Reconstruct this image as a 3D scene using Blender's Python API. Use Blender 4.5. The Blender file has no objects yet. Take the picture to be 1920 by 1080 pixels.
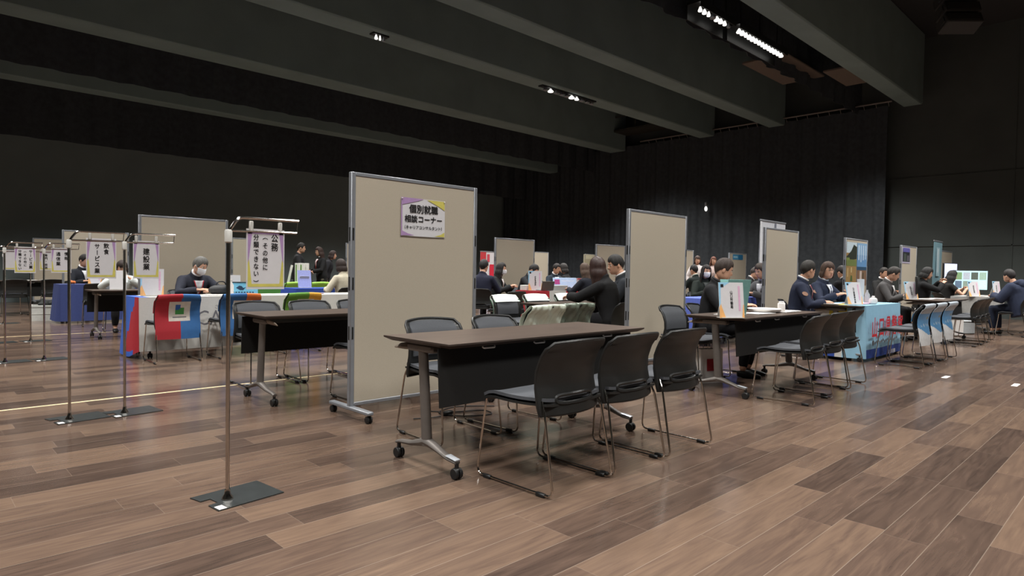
import bpy, bmesh, math, random
from mathutils import Vector, Matrix
C = bpy.context.scene.collection
PI = math.pi
random.seed(4)

# ---------------------------------------------------------------- camera, world, lights, exposure
YAW, PITCH, ROLL, CAM_H = 0.8019, -0.0266, 0.0154, 1.09
fw = Vector((math.cos(PITCH)*math.cos(YAW), math.cos(PITCH)*math.sin(YAW), math.sin(PITCH)))
rt = Vector((math.sin(YAW), -math.cos(YAW), 0)); up = rt.cross(fw)
r2 = rt*math.cos(ROLL) + up*math.sin(ROLL); u2 = -rt*math.sin(ROLL) + up*math.cos(ROLL)
cam = bpy.data.objects.new('camera', bpy.data.cameras.new('camera')); C.objects.link(cam)
M = Matrix((r2, u2, -fw)).transposed().to_4x4(); M.translation = (0, 0, CAM_H)
cam.matrix_world = M
cam.data.sensor_width = 36; cam.data.lens = 36*1195.77/1920; cam.data.clip_end = 200
bpy.context.scene.camera = cam
vs = bpy.context.scene.view_settings
vs.view_transform = 'Standard'; vs.look = 'None'; vs.gamma = 1; vs.use_curve_mapping = False
vs.exposure = 0.0
W = bpy.data.worlds.new('hall_ambient'); bpy.context.scene.world = W; W.use_nodes = True
W.node_tree.nodes['Background'].inputs[0].default_value = (0.9, 1.0, 0.92, 1)
W.node_tree.nodes['Background'].inputs[1].default_value = 0.045
# rows of house lamps high between the ceiling beams, all shining straight down
LAMP_W = 790
def spot(x, y, z, p, size=114):
    l = bpy.data.lights.new('house_lamp', 'SPOT'); l.energy = p; l.spot_size = math.radians(size); l.spot_blend = 0.6
    l.shadow_soft_size = 0.42; l.color = (1.0, 0.985, 0.955)
    o = bpy.data.objects.new('house_lamp', l); C.objects.link(o); o.location = (x, y, z)
for ly in (-5.2, -1.6, 2.0, 6.1, 10.1, 13.2, 18.0):
    for lx in (-4.2, -0.2, 3.8, 7.8, 11.8, 15.0, 17.2):
        spot(lx + (0.9 if ly in (-1.6, 6.1, 13.2) else 0), ly, 5.95 if ly < 17 else 5.2, LAMP_W)

# ---------------------------------------------------------------- materials
def lin(c):
    c = c/255
    return c/12.92 if c <= 0.04045 else ((c+0.055)/1.055)**2.4
MATS = {}
def mat(name, rgb, rough=0.6, metal=0.0, spec=0.4, var=0.06, scale=30.0, emit=0.0, bump=0.0, coat=0.0):
    if name in MATS: return MATS[name]
    m = bpy.data.materials.new(name); m.use_nodes = True; nt = m.node_tree; b = nt.nodes['Principled BSDF']
    col = [lin(v) for v in rgb]
    tc = nt.nodes.new('ShaderNodeTexCoord'); nz = nt.nodes.new('ShaderNodeTexNoise'); nz.inputs['Scale'].default_value = scale
    nz.inputs['Detail'].default_value = 3
    nt.links.new(tc.outputs['Object'], nz.inputs['Vector'])
    rp = nt.nodes.new('ShaderNodeValToRGB')
    rp.color_ramp.elements[0].position = 0.3; rp.color_ramp.elements[1].position = 0.7
    rp.color_ramp.elements[0].color = [max(0, c*(1-var)) for c in col]+[1]
    rp.color_ramp.elements[1].color = [min(1, c*(1+var)) for c in col]+[1]
    nt.links.new(nz.outputs['Fac'], rp.inputs['Fac']); nt.links.new(rp.outputs['Color'], b.inputs['Base Color'])
    b.inputs['Roughness'].default_value = rough; b.inputs['Metallic'].default_value = metal
    b.inputs['Specular IOR Level'].default_value = spec; b.inputs['Coat Weight'].default_value = coat
    if emit:
        nt.links.new(rp.outputs['Color'], b.inputs['Emission Color']); b.inputs['Emission Strength'].default_value = emit
    if bump:
        bp = nt.nodes.new('ShaderNodeBump'); bp.inputs['Strength'].default_value = bump; bp.inputs['Distance'].default_value = 0.01
        nt.links.new(nz.outputs['Fac'], bp.inputs['Height']); nt.links.new(bp.outputs['Normal'], b.inputs['Normal'])
    MATS[name] = m
    return m

def floor_material():
    m = bpy.data.materials.new('wood_plank_floor'); m.use_nodes = True; nt = m.node_tree; b = nt.nodes['Principled BSDF']; L = nt.links.new
    def math_(op, a, b_=None):
        n = nt.nodes.new('ShaderNodeMath'); n.operation = op
        for i, v in enumerate((a, b_)):
            if v is None: continue
            if isinstance(v, (int, float)): n.inputs[i].default_value = v
            else: L(v, n.inputs[i])
        return n.outputs[0]
    tc = nt.nodes.new('ShaderNodeTexCoord'); sp = nt.nodes.new('ShaderNodeSeparateXYZ'); L(tc.outputs['Object'], sp.inputs[0])
    X, Y = sp.outputs['X'], sp.outputs['Y']
    yr = math_('DIVIDE', math_('ADD', Y, 100-0.106), 0.171); row = math_('FLOOR', yr); fy = math_('FRACT', yr)
    wn = nt.nodes.new('ShaderNodeTexWhiteNoise'); wn.noise_dimensions = '1D'; L(row, wn.inputs['W'])
    xr = math_('ADD', math_('DIVIDE', math_('ADD', X, 100.0), 0.94), math_('MULTIPLY', wn.outputs['Value'], 7.0))
    idx = math_('FLOOR', xr); fx = math_('FRACT', xr)
    cv = nt.nodes.new('ShaderNodeCombineXYZ'); L(row, cv.inputs[0]); L(idx, cv.inputs[1])
    w2 = nt.nodes.new('ShaderNodeTexWhiteNoise'); w2.noise_dimensions = '2D'; L(cv.outputs[0], w2.inputs['Vector'])
    g = nt.nodes.new('ShaderNodeCombineXYZ'); L(math_('ADD', math_('MULTIPLY', X, 1.6), math_('MULTIPLY', w2.outputs['Value'], 60.0)), g.inputs[0])
    L(math_('MULTIPLY', Y, 13.0), g.inputs[1]); L(math_('MULTIPLY', w2.outputs['Value'], 31.0), g.inputs[2])
    n1 = nt.nodes.new('ShaderNodeTexNoise'); n1.inputs['Scale'].default_value = 1.3; n1.inputs['Detail'].default_value = 5; n1.inputs['Distortion'].default_value = 1.6
    L(g.outputs[0], n1.inputs['Vector'])
    g2 = nt.nodes.new('ShaderNodeCombineXYZ'); L(math_('ADD', math_('MULTIPLY', X, 3.0), math_('MULTIPLY', w2.outputs['Value'], 17.0)), g2.inputs[0]); L(math_('MULTIPLY', Y, 70.0), g2.inputs[1])
    n2 = nt.nodes.new('ShaderNodeTexNoise'); n2.inputs['Scale'].default_value = 1.5; n2.inputs['Detail'].default_value = 3; L(g2.outputs[0], n2.inputs['Vector'])
    t = math_('ADD', math_('MULTIPLY', w2.outputs['Value'], 0.66), math_('ADD', math_('MULTIPLY', math_('SUBTRACT', n1.outputs['Fac'], 0.5), 0.9), math_('MULTIPLY', math_('SUBTRACT', n2.outputs['Fac'], 0.5), 0.30)))
    t = math_('ADD', t, 0.15)
    rp = nt.nodes.new('ShaderNodeValToRGB'); cr = rp.color_ramp
    cr.elements[0].position = 0.0; cr.elements[1].position = 1.0
    cr.elements[0].color = [lin(v) for v in FLOOR_DARK]+[1]; cr.elements[1].color = [lin(v) for v in FLOOR_LIGHT]+[1]
    e = cr.elements.new(0.45); e.color = [lin(v) for v in FLOOR_MID]+[1]
    L(t, rp.inputs['Fac'])
    sy = math_('LESS_THAN', math_('MINIMUM', fy, math_('SUBTRACT', 1.0, fy)), 0.009)
    sx = math_('LESS_THAN', math_('MINIMUM', fx, math_('SUBTRACT', 1.0, fx)), 0.0016)
    seam = math_('MAXIMUM', sy, math_('MULTIPLY', sx, 0.5))
    mx = nt.nodes.new('ShaderNodeMix'); mx.data_type = 'RGBA'; L(math_('MULTIPLY', seam, 0.42), mx.inputs['Factor']); L(rp.outputs['Color'], mx.inputs['A'])
    mx.inputs['B'].default_value = [lin(v) for v in (152, 138, 124)]+[1]
    L(mx.outputs['Result'], b.inputs['Base Color'])
    L(math_('ADD', math_('MULTIPLY', n2.outputs['Fac'], 0.10), 0.15), b.inputs['Roughness']); b.inputs['Specular IOR Level'].default_value = 0.36
    bp = nt.nodes.new('ShaderNodeBump'); bp.inputs['Strength'].default_value = 0.02; bp.inputs['Distance'].default_value = 0.001
    L(n2.outputs['Fac'], bp.inputs['Height']); L(bp.outputs['Normal'], b.inputs['Normal'])
    return m
FLOOR_DARK, FLOOR_MID, FLOOR_LIGHT = (62, 50, 44), (90, 73, 63), (117, 96, 80)

def wood_top_material():
    m = bpy.data.materials.new('dark_walnut_laminate'); m.use_nodes = True; nt = m.node_tree; b = nt.nodes['Principled BSDF']
    tc = nt.nodes.new('ShaderNodeTexCoord'); mp = nt.nodes.new('ShaderNodeMapping'); mp.inputs['Scale'].default_value = (1.5, 40, 1)
    nt.links.new(tc.outputs['Object'], mp.inputs['Vector'])
    nz = nt.nodes.new('ShaderNodeTexNoise'); nz.inputs['Scale'].default_value = 2; nz.inputs['Detail'].default_value = 4; nt.links.new(mp.outputs[0], nz.inputs['Vector'])
    rp = nt.nodes.new('ShaderNodeValToRGB'); rp.color_ramp.elements[0].position = 0.35; rp.color_ramp.elements[1].position = 0.7
    rp.color_ramp.elements[0].color = [lin(v) for v in (68, 56, 49)]+[1]; rp.color_ramp.elements[1].color = [lin(v) for v in (92, 77, 67)]+[1]
    nt.links.new(nz.outputs['Fac'], rp.inputs['Fac']); nt.links.new(rp.outputs['Color'], b.inputs['Base Color'])
    b.inputs['Roughness'].default_value = 0.38; b.inputs['Specular IOR Level'].default_value = 0.4
    return m

# ---------------------------------------------------------------- mesh helpers
class MB:
    def __init__(s): s.v = []; s.f = []; s.m = []
    def add(s, vs_, fs, m=0, X=None):
        k = len(s.v)
        s.v += [(X @ Vector(v)) if X else Vector(v) for v in vs_]
        s.f += [[i+k for i in f] for f in fs]; s.m += [m]*len(fs); return s
    def merge(s, o, X=None, m=None):
        k = len(s.v); s.v += [(X @ v) if X else v.copy() for v in o.v]; s.f += [[i+k for i in f] for f in o.f]; s.m += [m if m is not None else q for q in o.m]; return s
    def box(s, c, d, m=0, X=None, b=0.0):
        x, y, z = d[0]/2, d[1]/2, d[2]/2; cx, cy, cz = c
        if b <= 0:
            vs_ = [(cx+i*x, cy+j*y, cz+k*z) for k in (-1, 1) for j in (-1, 1) for i in (-1, 1)]
            return s.add(vs_, [(0, 2, 3, 1), (4, 5, 7, 6), (0, 1, 5, 4), (2, 6, 7, 3), (0, 4, 6, 2), (1, 3, 7, 5)], m, X)
        b = min(b, x*.95, y*.95, z*.95); vs_ = []; ix = {}
        for i in (-1, 1):
            for j in (-1, 1):
                for k in (-1, 1):
                    for a, (p, q, r) in enumerate(((x, y-b, z-b), (x-b, y, z-b), (x-b, y-b, z))):
                        ix[i, j, k, a] = len(vs_); vs_.append((cx+i*p, cy+j*q, cz+k*r))
        g = lambda *t: ix[t]; fs = []
        for i in (-1, 1):
            fs.append([g(i, -1, -1, 0), g(i, 1, -1, 0), g(i, 1, 1, 0), g(i, -1, 1, 0)])
            fs.append([g(-1, i, -1, 1), g(1, i, -1, 1), g(1, i, 1, 1), g(-1, i, 1, 1)])
            fs.append([g(-1, -1, i, 2), g(1, -1, i, 2), g(1, 1, i, 2), g(-1, 1, i, 2)])
            for j in (-1, 1):
                fs.append([g(i, j, -1, 0), g(i, j, 1, 0), g(i, j, 1, 1), g(i, j, -1, 1)])
                fs.append([g(i, -1, j, 0), g(i, 1, j, 0), g(i, 1, j, 2), g(i, -1, j, 2)])
                fs.append([g(-1, i, j, 1), g(1, i, j, 1), g(1, i, j, 2), g(-1, i, j, 2)])
                for k in (-1, 1): fs.append([g(i, j, k, 0), g(i, j, k, 1), g(i, j, k, 2)])
        return s.add(vs_, fs, m, X)
    def sweep(s, pts, rad, n=10, m=0, side=None, closed=False, cap=True, X=None):
        pts = [Vector(p) for p in pts]; N = len(pts); rad = [(r, r) if isinstance(r, (int, float)) else r for r in (rad if isinstance(rad, list) else [rad]*N)]
        vs_ = []; A = Vector(side) if side else None
        for i in range(N):
            t = (pts[(i+1) % N]-pts[i-1]) if closed else (pts[min(i+1, N-1)]-pts[max(i-1, 0)])
            t.normalize()
            if A is None:
                A = t.orthogonal()
            a = A-t*A.dot(t)
            if a.length < 1e-5: a = t.orthogonal()
            a.normalize(); b = t.cross(a)
            if not side: A = a
            for j in range(n):
                w = 2*PI*j/n; vs_.append(pts[i]+a*(math.cos(w)*rad[i][0])+b*(math.sin(w)*rad[i][1]))
        fs = []
        for i in range(N if closed else N-1):
            for j in range(n):
                p, q = i*n, ((i+1) % N)*n; k = (j+1) % n
                fs.append((p+j, p+k, q+k, q+j))
        if cap and not closed: fs += [list(range(n))[::-1], list(range((N-1)*n, N*n))]
        return s.add(vs_, fs, m, X)
    def lathe(s, prof, c=(0, 0, 0), n=16, m=0, axis='z', X=None):
        vs_ = []; c = Vector(c)
        for r, h in prof:
            for j in range(n):
                w = 2*PI*j/n; p = (r*math.cos(w), r*math.sin(w), h)
                if axis == 'y': p = (p[0], p[2], p[1])
                if axis == 'x': p = (p[2], p[0], p[1])
                vs_.append(c+Vector(p))
        fs = [(i*n+j, i*n+(j+1) % n, (i+1)*n+(j+1) % n, (i+1)*n+j) for i in range(len(prof)-1) for j in range(n)]
        fs += [list(range(n))[::-1], list(range((len(prof)-1)*n, len(prof)*n))]
        return s.add(vs_, fs, m, X)
    def ball(s, c, r, n=10, k=7, m=0, X=None):
        r = (r, r, r) if isinstance(r, (int, float)) else r
        vs_ = [(c[0], c[1], c[2]-r[2])]; fs = []
        for i in range(1, k):
            a = -PI/2+PI*i/k
            vs_ += [(c[0]+r[0]*math.cos(a)*math.cos(2*PI*j/n), c[1]+r[1]*math.cos(a)*math.sin(2*PI*j/n), c[2]+r[2]*math.sin(a)) for j in range(n)]
        vs_.append((c[0], c[1], c[2]+r[2])); T = len(vs_)-1
        for j in range(n):
            q = (j+1) % n; fs.append((0, 1+q, 1+j)); fs.append((T, T-n+j, T-n+q))
            for i in range(k-2): fs.append((1+i*n+j, 1+i*n+q, 1+(i+1)*n+q, 1+(i+1)*n+j))
        return s.add(vs_, fs, m, X)
    def prism(s, poly, h, m=0, X=None):     # polygon in xy, extruded along z from 0 to h
        n = len(poly); vs_ = [(p[0], p[1], 0) for p in poly]+[(p[0], p[1], h) for p in poly]
        fs = [list(range(n))[::-1], list(range(n, 2*n))]+[(i, (i+1) % n, n+(i+1) % n, n+i) for i in range(n)]
        return s.add(vs_, fs, m, X)
    def sheet(s, fn, nu, nv, th=0.004, m=0, X=None, hole=None):
        bm = bmesh.new(); g = [[bm.verts.new(fn(i/nu, j/nv)) for j in range(nv+1)] for i in range(nu+1)]
        fc = []
        for i in range(nu):
            for j in range(nv):
                if hole and hole((i+.5)/nu, (j+.5)/nv): continue
                fc.append(bm.faces.new((g[i][j], g[i+1][j], g[i+1][j+1], g[i][j+1])))
        for v in list(bm.verts):
            if not v.link_faces: bm.verts.remove(v)
        bmesh.ops.recalc_face_normals(bm, faces=bm.faces)
        if th: bmesh.ops.solidify(bm, geom=bm.faces[:]+bm.verts[:]+bm.edges[:], thickness=th)
        bm.verts.ensure_lookup_table(); bm.verts.index_update()
        s.add([v.co.copy() for v in bm.verts], [[v.index for v in f.verts] for f in bm.faces], m, X); bm.free(); return s
    def build(s, name, mats, parent=None, ang=38, recalc=True, flat=False):
        me = bpy.data.meshes.new(name); me.from_pydata(s.v, [], s.f)
        for q in (mats if isinstance(mats, (list, tuple)) else [mats]): me.materials.append(q)
        me.polygons.foreach_set('material_index', s.m)
        if recalc:
            bm = bmesh.new(); bm.from_mesh(me); bmesh.ops.recalc_face_normals(bm, faces=bm.faces); bm.to_mesh(me); bm.free()
        if not flat:
            me.polygons.foreach_set('use_smooth', [True]*len(me.polygons)); me.set_sharp_from_angle(angle=math.radians(ang))
        me.update()
        o = bpy.data.objects.new(name, me); C.objects.link(o)
        if parent: o.parent = parent
        return o

def fillet(pts, r, n=5, closed=False):
    pts = [Vector(p) for p in pts]; out = []
    N = len(pts)
    for i, p in enumerate(pts):
        if not closed and i in (0, N-1): out.append(p); continue
        a, b = pts[i-1]-p, pts[(i+1) % N]-p
        q = min(r, a.length*.49, b.length*.49); a = p+a.normalized()*q; b = p+b.normalized()*q
        for k in range(n+1):
            t = k/n; out.append(a*(1-t)**2+p*(2*t*(1-t))+b*t*t)
    return out

_tc = {}
_to = None
def glyphs(text, bold=0.02):
    global _to
    key = (text, bold)
    if key in _tc: return _tc[key]
    if _to is None:
        cu = bpy.data.curves.new('scratch', 'FONT'); _to = bpy.data.objects.new('scratch', cu); C.objects.link(_to)
    _to.data.body = text; _to.data.offset = 0.0; _to.data.resolution_u = 2
    dg = bpy.context.evaluated_depsgraph_get(); dg.update()
    me = bpy.data.meshes.new_from_object(_to.evaluated_get(dg))
    v = [Vector(p.co) for p in me.vertices]; f = [list(p.vertices) for p in me.polygons]
    bpy.data.meshes.remove(me)
    if bold > 0.005:        # heavier weight: the outline stamped a few times around its place
        V, F = [], []; q_ = min(bold, .024)
        for i, (a, c) in enumerate(((0, 0), (q_, q_*.5), (-q_, -q_*.5), (-q_*.5, q_), (q_*.5, -q_))):
            F += [[q+len(V) for q in g] for g in f]; V += [p+Vector((a, c, i*.0008)) for p in v]
        v, f = V, F
    _tc[key] = (v, f); return v, f
def text(mb, body, x, y, size, X, m, bold=0.02, sx=1.0, h=0.0006, align='c'):
    """one line of lettering, centred on x, baseline y, in the local xy plane of X, raised by h"""
    v, f = glyphs(body, bold)
    if not v: return
    x0, x1 = min(p.x for p in v), max(p.x for p in v)
    o = (x0+x1)/2 if align == 'c' else x0
    mb.add([((p.x-o)*size*sx+x, p.y*size+y, h+p.z*.02) for p in v], f, m, X)
def column(mb, body, x, top, size, pitch, X, m, bold=0.02, sx=1.0, h=0.0006):
    for i, ch in enumerate(body):
        v, f = glyphs(ch, bold)
        if ch in 'ー（）()~':       # turned for vertical writing
            ox, oy = (min(p.x for p in v)+max(p.x for p in v))/2, (min(p.y for p in v)+max(p.y for p in v))/2
            mb.add([((p.y-oy)*size*sx*(-1 if ch != 'ー' else 1)*-1+x, -(p.x-ox)*size+top-pitch*i-size*.5, h+p.z*.02) for p in v], f, m, X)
        else:
            ox = .5
            mb.add([((p.x-ox)*size*sx+x, (p.y-.84)*size+top-pitch*i, h+p.z*.02) for p in v], f, m, X)

def tag(o, label, cat, group=None, kind=None):
    o['label'] = label
    if cat: o['category'] = cat
    if group: o['group'] = group
    if kind: o['kind'] = kind
    return o
def empty(name, label, cat, loc=(0, 0, 0), rz=0.0, group=None):
    o = bpy.data.objects.new(name, None); C.objects.link(o); o.empty_display_size = 0.1
    o.location = loc; o.rotation_euler = (0, 0, rz); return tag(o, label, cat, group)
KIDS = {}
def kids(o): return [c for c in bpy.data.objects if c.parent == o]
def proto(o):
    """remember a built thing's tree once so that copies are cheap"""
    KIDS[o.name] = [(c, kids(c)) for c in kids(o)]; return o
def place(o, fresh, loc, rz, label, group=None, cat=None):
    if fresh: r = o
    else:
        r = o.copy(); C.objects.link(r)
        for c, gs in KIDS[o.name]:
            d = c.copy(); C.objects.link(d); d.parent = r
            for g in gs:
                e = g.copy(); C.objects.link(e); e.parent = d
    r.location = loc; r.rotation_euler = (0, 0, rz); r['label'] = label
    if group: r['group'] = group
    elif 'group' in r: del r['group']
    return r
USED = set()
def put(o, loc, rz, label, group=None):
    fresh = o.name not in USED; USED.add(o.name)
    return place(o, fresh, loc, rz, label, group)
def structure(mb, name, m, **k):
    o = mb.build(name, m, **k); o['kind'] = 'structure'; return o
def frame(o, xdir, ydir):
    x = Vector(xdir).normalized(); y = Vector(ydir).normalized(); z = x.cross(y)
    X = Matrix((x, y, z)).transposed().to_4x4(); X.translation = o; return X
# ---------------------------------------------------------------- shared materials
FLOOR = floor_material(); WALNUT = wood_top_material()
BLACKWALL = mat('black_painted_wall', (50, 51, 48), 0.9, spec=0.1, var=0.1, scale=3)
GREYWALL = mat('dark_grey_wall', (74, 78, 76), 0.9, spec=0.1, var=0.08, scale=1.5)
BACKWALL = mat('grey_back_wall', (112, 121, 120), 0.9, spec=0.1, var=0.06, scale=1.2)
BEAM = mat('dark_grey_beam', (112, 126, 124), 0.85, spec=0.15, var=0.08, scale=1.2)
VELOUR = mat('black_velour', (60, 63, 66), 0.95, spec=0.05, var=0.15, scale=8)
CEIL = mat('black_ceiling', (58, 58, 58), 0.95, spec=0.05)
BEIGE = mat('beige_board_cloth', (178, 168, 151), 0.85, spec=0.15, var=0.03, scale=180, bump=0.05)
ALU = mat('brushed_aluminium', (142, 145, 150), 0.45, 0.4, var=0.05, scale=20)
DKALU = mat('grey_aluminium', (112, 106, 101), 0.45, 0.35, var=0.05, scale=20)
CHROME = mat('chrome_tube', (205, 200, 194), 0.12, 1.0, var=0.03)
BLACKP = mat('black_plastic', (34, 34, 33), 0.42, spec=0.4, var=0.08, scale=120, bump=0.03)
CASTER = mat('caster_rubber', (30, 30, 30), 0.45, spec=0.4)
PADF = mat('charcoal_seat_fabric', (74, 76, 80), 0.8, spec=0.25, var=0.08, scale=160, bump=0.04)
MODESTY = mat('black_modesty_cloth', (30, 29, 28), 0.8, spec=0.2, var=0.1, scale=150)
TIP = mat('polished_tip', (196, 200, 206), .25, .35)
HORN = mat('grey_lever', (142, 128, 114), 0.5)
WHITE = mat('white_paper', (222, 218, 214), 0.6, spec=0.3, var=0.02)
SHEETW = mat('laminated_white', (212, 210, 212), 0.35, spec=0.5, var=0.02)
INK = mat('black_ink', (18, 16, 18), 0.6, var=0.02)
GREYINK = mat('grey_ink', (110, 108, 112), 0.6)
PURPLE = mat('lilac_print', (172, 140, 184), 0.45)
YELLOW = mat('yellow_print', (206, 196, 100), 0.45)
ORANGE = mat('orange_print', (236, 178, 112), 0.5)
SKYP = mat('pale_blue_print', (150, 198, 226), 0.5)
PINKP = mat('pink_print', (214, 170, 196), 0.5)
STEEL = mat('dark_steel_plate', (72, 76, 76), 0.35, 0.75, var=0.12, scale=14)
CLEARW = mat('white_clip', (200, 198, 192), 0.4)
TAPE = mat('cream_tape', (222, 202, 160), 0.5, var=0.03)

# ---------------------------------------------------------------- hall shell
b = MB(); b.box((8, 8, -0.05), (32, 34, 0.1)); structure(b, 'floor', FLOOR)
b = MB(); b.box((8, 8, 8.1), (32, 34, 0.2)); structure(b, 'ceiling', CEIL)
b = MB(); b.box((8, 22.7, 4), (32, 0.2, 8)); structure(b, 'wall_back', BACKWALL)
b = MB(); b.box((21.6, 8, 4), (0.2, 34, 8))
for y in (-6.0, -3.0, 0.0, 3.0): b.box((21.49, y, 4), (0.02, 0.03, 8))
for z in (2.0, 4.0): b.box((21.49, -1.5, z), (0.02, 15, 0.03))
structure(b, 'wall_right', GREYWALL)
b = MB(); b.box((-7.1, 8, 4), (0.2, 34, 8)); structure(b, 'wall_left', BLACKWALL)
b = MB(); b.box((8, -8.1, 4), (32, 0.2, 8)); structure(b, 'wall_front', BLACKWALL)
# beams along the hall; the camera sees their near faces and undersides
BEAMS = [(5.05, 0.5, 6.0, 7.98), (8.95, 0.55, 6.0, 7.98), (11.45, 0.6, 6.0, 7.98), (15.3, 0.75, 5.95, 7.98), (18.9, 0.5, 5.45, 7.98)]
for y, d, z0, z1 in BEAMS:
    b = MB(); b.box((7, y+d/2, (z0+z1)/2), (28, d, z1-z0), b=0.03); o = structure(b, 'ceiling_beam', BEAM)
# black drapes added to make the dark bands between the beams
def drape(y, z0, label, x0=-6.8, x1=21.2):
    b = MB(); n = 220
    def fn(u, v):
        x = x0+(x1-x0)*u
        return (x, y+0.05*math.sin(x*7.3)+0.02*math.sin(x*17), z0+(7.9-z0)*v)
    b.sheet(fn, n, 2, 0.01); o = b.build('hanging_added_drape', VELOUR)
    return tag(o, label, 'drape')
drape(6.75, 6.0, 'added black drape darkening the gap behind the row of bright batten lamps')
drape(17.0, 5.3, 'added black drape darkening the gap behind the third wide grey beam')
drape(20.6, 4.35, 'added black drape hanging lowest, darkening the band before the grey back wall')
# side curtain
b = MB()
def fn(u, v):
    y = 5.95+16.4*u
    return (21.05+0.035*math.sin(y*9)+0.02*math.sin(y*23+1), y, 0.02+6.1*v)
b.sheet(fn, 500, 2, 0.012)
tag(b.build('stage_curtain', VELOUR), 'tall pleated black curtain covering the side wall behind the booths', 'curtain')
b = MB(); b.sweep([(20.85, 5.8, 6.2), (20.85, 14.5, 6.2)], 0.03)
for k in range(26): b.sweep([(20.85, 5.9+k*.33, 6.2), (20.95, 5.9+k*.33, 6.08)], 0.008, n=6)
tag(b.build('curtain_rail', DKALU), 'thin grey rail with hooks along the top of the black side curtain', 'rail')
# catwalk on the side wall
cw = empty('catwalk', 'dark railed catwalk high on the side wall near the far corner', 'catwalk', (20.3, 15, 6.6))
cwm = mat('catwalk_steel', (60, 58, 52), 0.6, 0.4)
b = MB(); b.box((0.35, 0, 0), (0.9, 3.9, 0.08)); b.build('deck', cwm, cw)
for k in range(4):
    b = MB(); b.box((0, -1.9+k*1.27, 0.55), (0.05, 0.05, 1.1)); b.build('post', cwm, cw)
for k in range(2):
    b = MB(); b.box((0, 0, 0.55+0.5*k), (0.04, 3.9, 0.04)); b.build('rail', cwm, cw)
for k in range(2):
    b = MB(); b.box((0.9, -1.9+3.8*k, 0.7), (0.1, 0.1, 1.5)); b.build('wall_bracket', cwm, cw)
# hung ceiling boards near the curtain
brn = mat('brown_ceiling_board', (92, 80, 70), 0.8)
for i, (x, y, w, h) in enumerate([(16.4, 6.95, 2.4, 1.1), (17.2, 5.75, 1.6, .5)]):
    b = MB(); b.box((x, y+.1, 6.35 if i == 0 else 6.1), (w, h, 0.05), b=.01)
    for sx in (-1, 1): b.box((x+sx*w*.4, y+.1, 7.2), (0.02, 0.02, 1.7))
    tag(b.build('hanging_ceiling_board', brn), ['larger dim brown board hung flat below the ceiling near the side curtain', 'smaller dim brown board hung flat beside the nearer dark beam'][i], 'ceiling board')
# batten lamps: metal trough with bright reflector cells
LAMPW = mat('lamp_glow', (255, 252, 244), 0.4, emit=1.3); TROUGH = mat('lamp_trough', (46, 46, 46), 0.4, 0.6)
def batten(x0, x1, y, z, n, label, e, slim=False):
    r = empty('hanging_batten_light', label, 'stage light', ((x0+x1)/2, y, z)); L = x1-x0
    b = MB()
    if slim: b.box((0, 0.08, 0.105), (L+.1, 0.16, 0.03))
    else: b.box((0, 0.12, 0.16), (L+.1, 0.3, 0.05)); b.box((0, 0.26, 0.02), (L+.1, 0.02, 0.3)); b.box((0, -0.03, 0.10), (L+.1, 0.02, 0.12))
    b.build('housing', TROUGH, r)
    for s in (() if slim else (-.4, 0, .4)):
        b = MB(); b.sweep([(L*s, .1, .18), (L*s, .1, 1.8)], .012, n=6); b.build('suspension_rod', TROUGH, r)
    for k in range(n):
        x = -L/2+L*(k+.5)/n; q = random.uniform(.55, 1.0)
        b = MB(); b.lathe([(0.015, 0.09), (L/n*.42*q, 0.02), (L/n*.36*q, 0.0)], (x, .06, 0), 10); b.build('lamp', LAMPW if random.random() < e else ALU, r)
batten(10.75, 12.0, 6.2, 5.98, 8, 'bright batten of stage lamps nearer the upper middle of the ceiling', .8)
batten(12.25, 14.4, 6.18, 5.98, 14, 'bright batten of stage lamps nearer the side curtain', .9)
batten(12.3, 14.45, 11.62, 5.88, 10, 'dim batten of stage lamps along the second wide beam', .25, True)
batten(7.2, 7.48, 11.62, 5.88, 3, 'tiny pair of stage lamps on the underside of the second wide beam', .6, True)
# line array loudspeaker
r = empty('hanging_line_array', 'dark curved line array loudspeaker hanging at the upper right', 'loudspeaker', (14.7, 3.1, 6.0))
spk = mat('speaker_black', (40, 39, 37), 0.7)
for k in range(8):
    a = math.radians(6*k); b = MB(); X = Matrix.Translation((-.02*k*k*.35, -.02*k*k*.2, 1.6-.25*k)) @ Matrix.Rotation(.75, 4, 'Z') @ Matrix.Rotation(a*.6, 4, 'Y')
    b.box((0, 0, 0), (.34, .66, .23), 0, X, .02); b.box((-.175, 0, 0), (.01, .54, .15), 0, X)
    for s in (-1, 1): b.box((-.06, s*.335, 0), (.1, .02, .1), 0, X)
    b.build('cabinet', spk, r)
b = MB(); b.sweep([(0, -.3, 1.7), (0, -.3, 2.0)], .02); b.sweep([(0, .3, 1.7), (0, .3, 2.0)], .02); b.build('rigging', TROUGH, r)
# small lit lamp on the black curtain
r = empty('hanging_curtain_lamp', 'tiny white lamp glowing against the black side curtain', 'lamp', (20.86, 11.65, 3.42))
b = MB(); b.ball((0, 0, 0), (.07, .05, .09)); b.build('bulb', LAMPW, r)
b = MB(); b.lathe([(.02, .08), (.05, .1), (.05, .22), (.02, .24)]); b.sweep([(0, 0, .16), (.16, 0, .16)], .012, n=6); b.build('socket', ALU, r)
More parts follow.
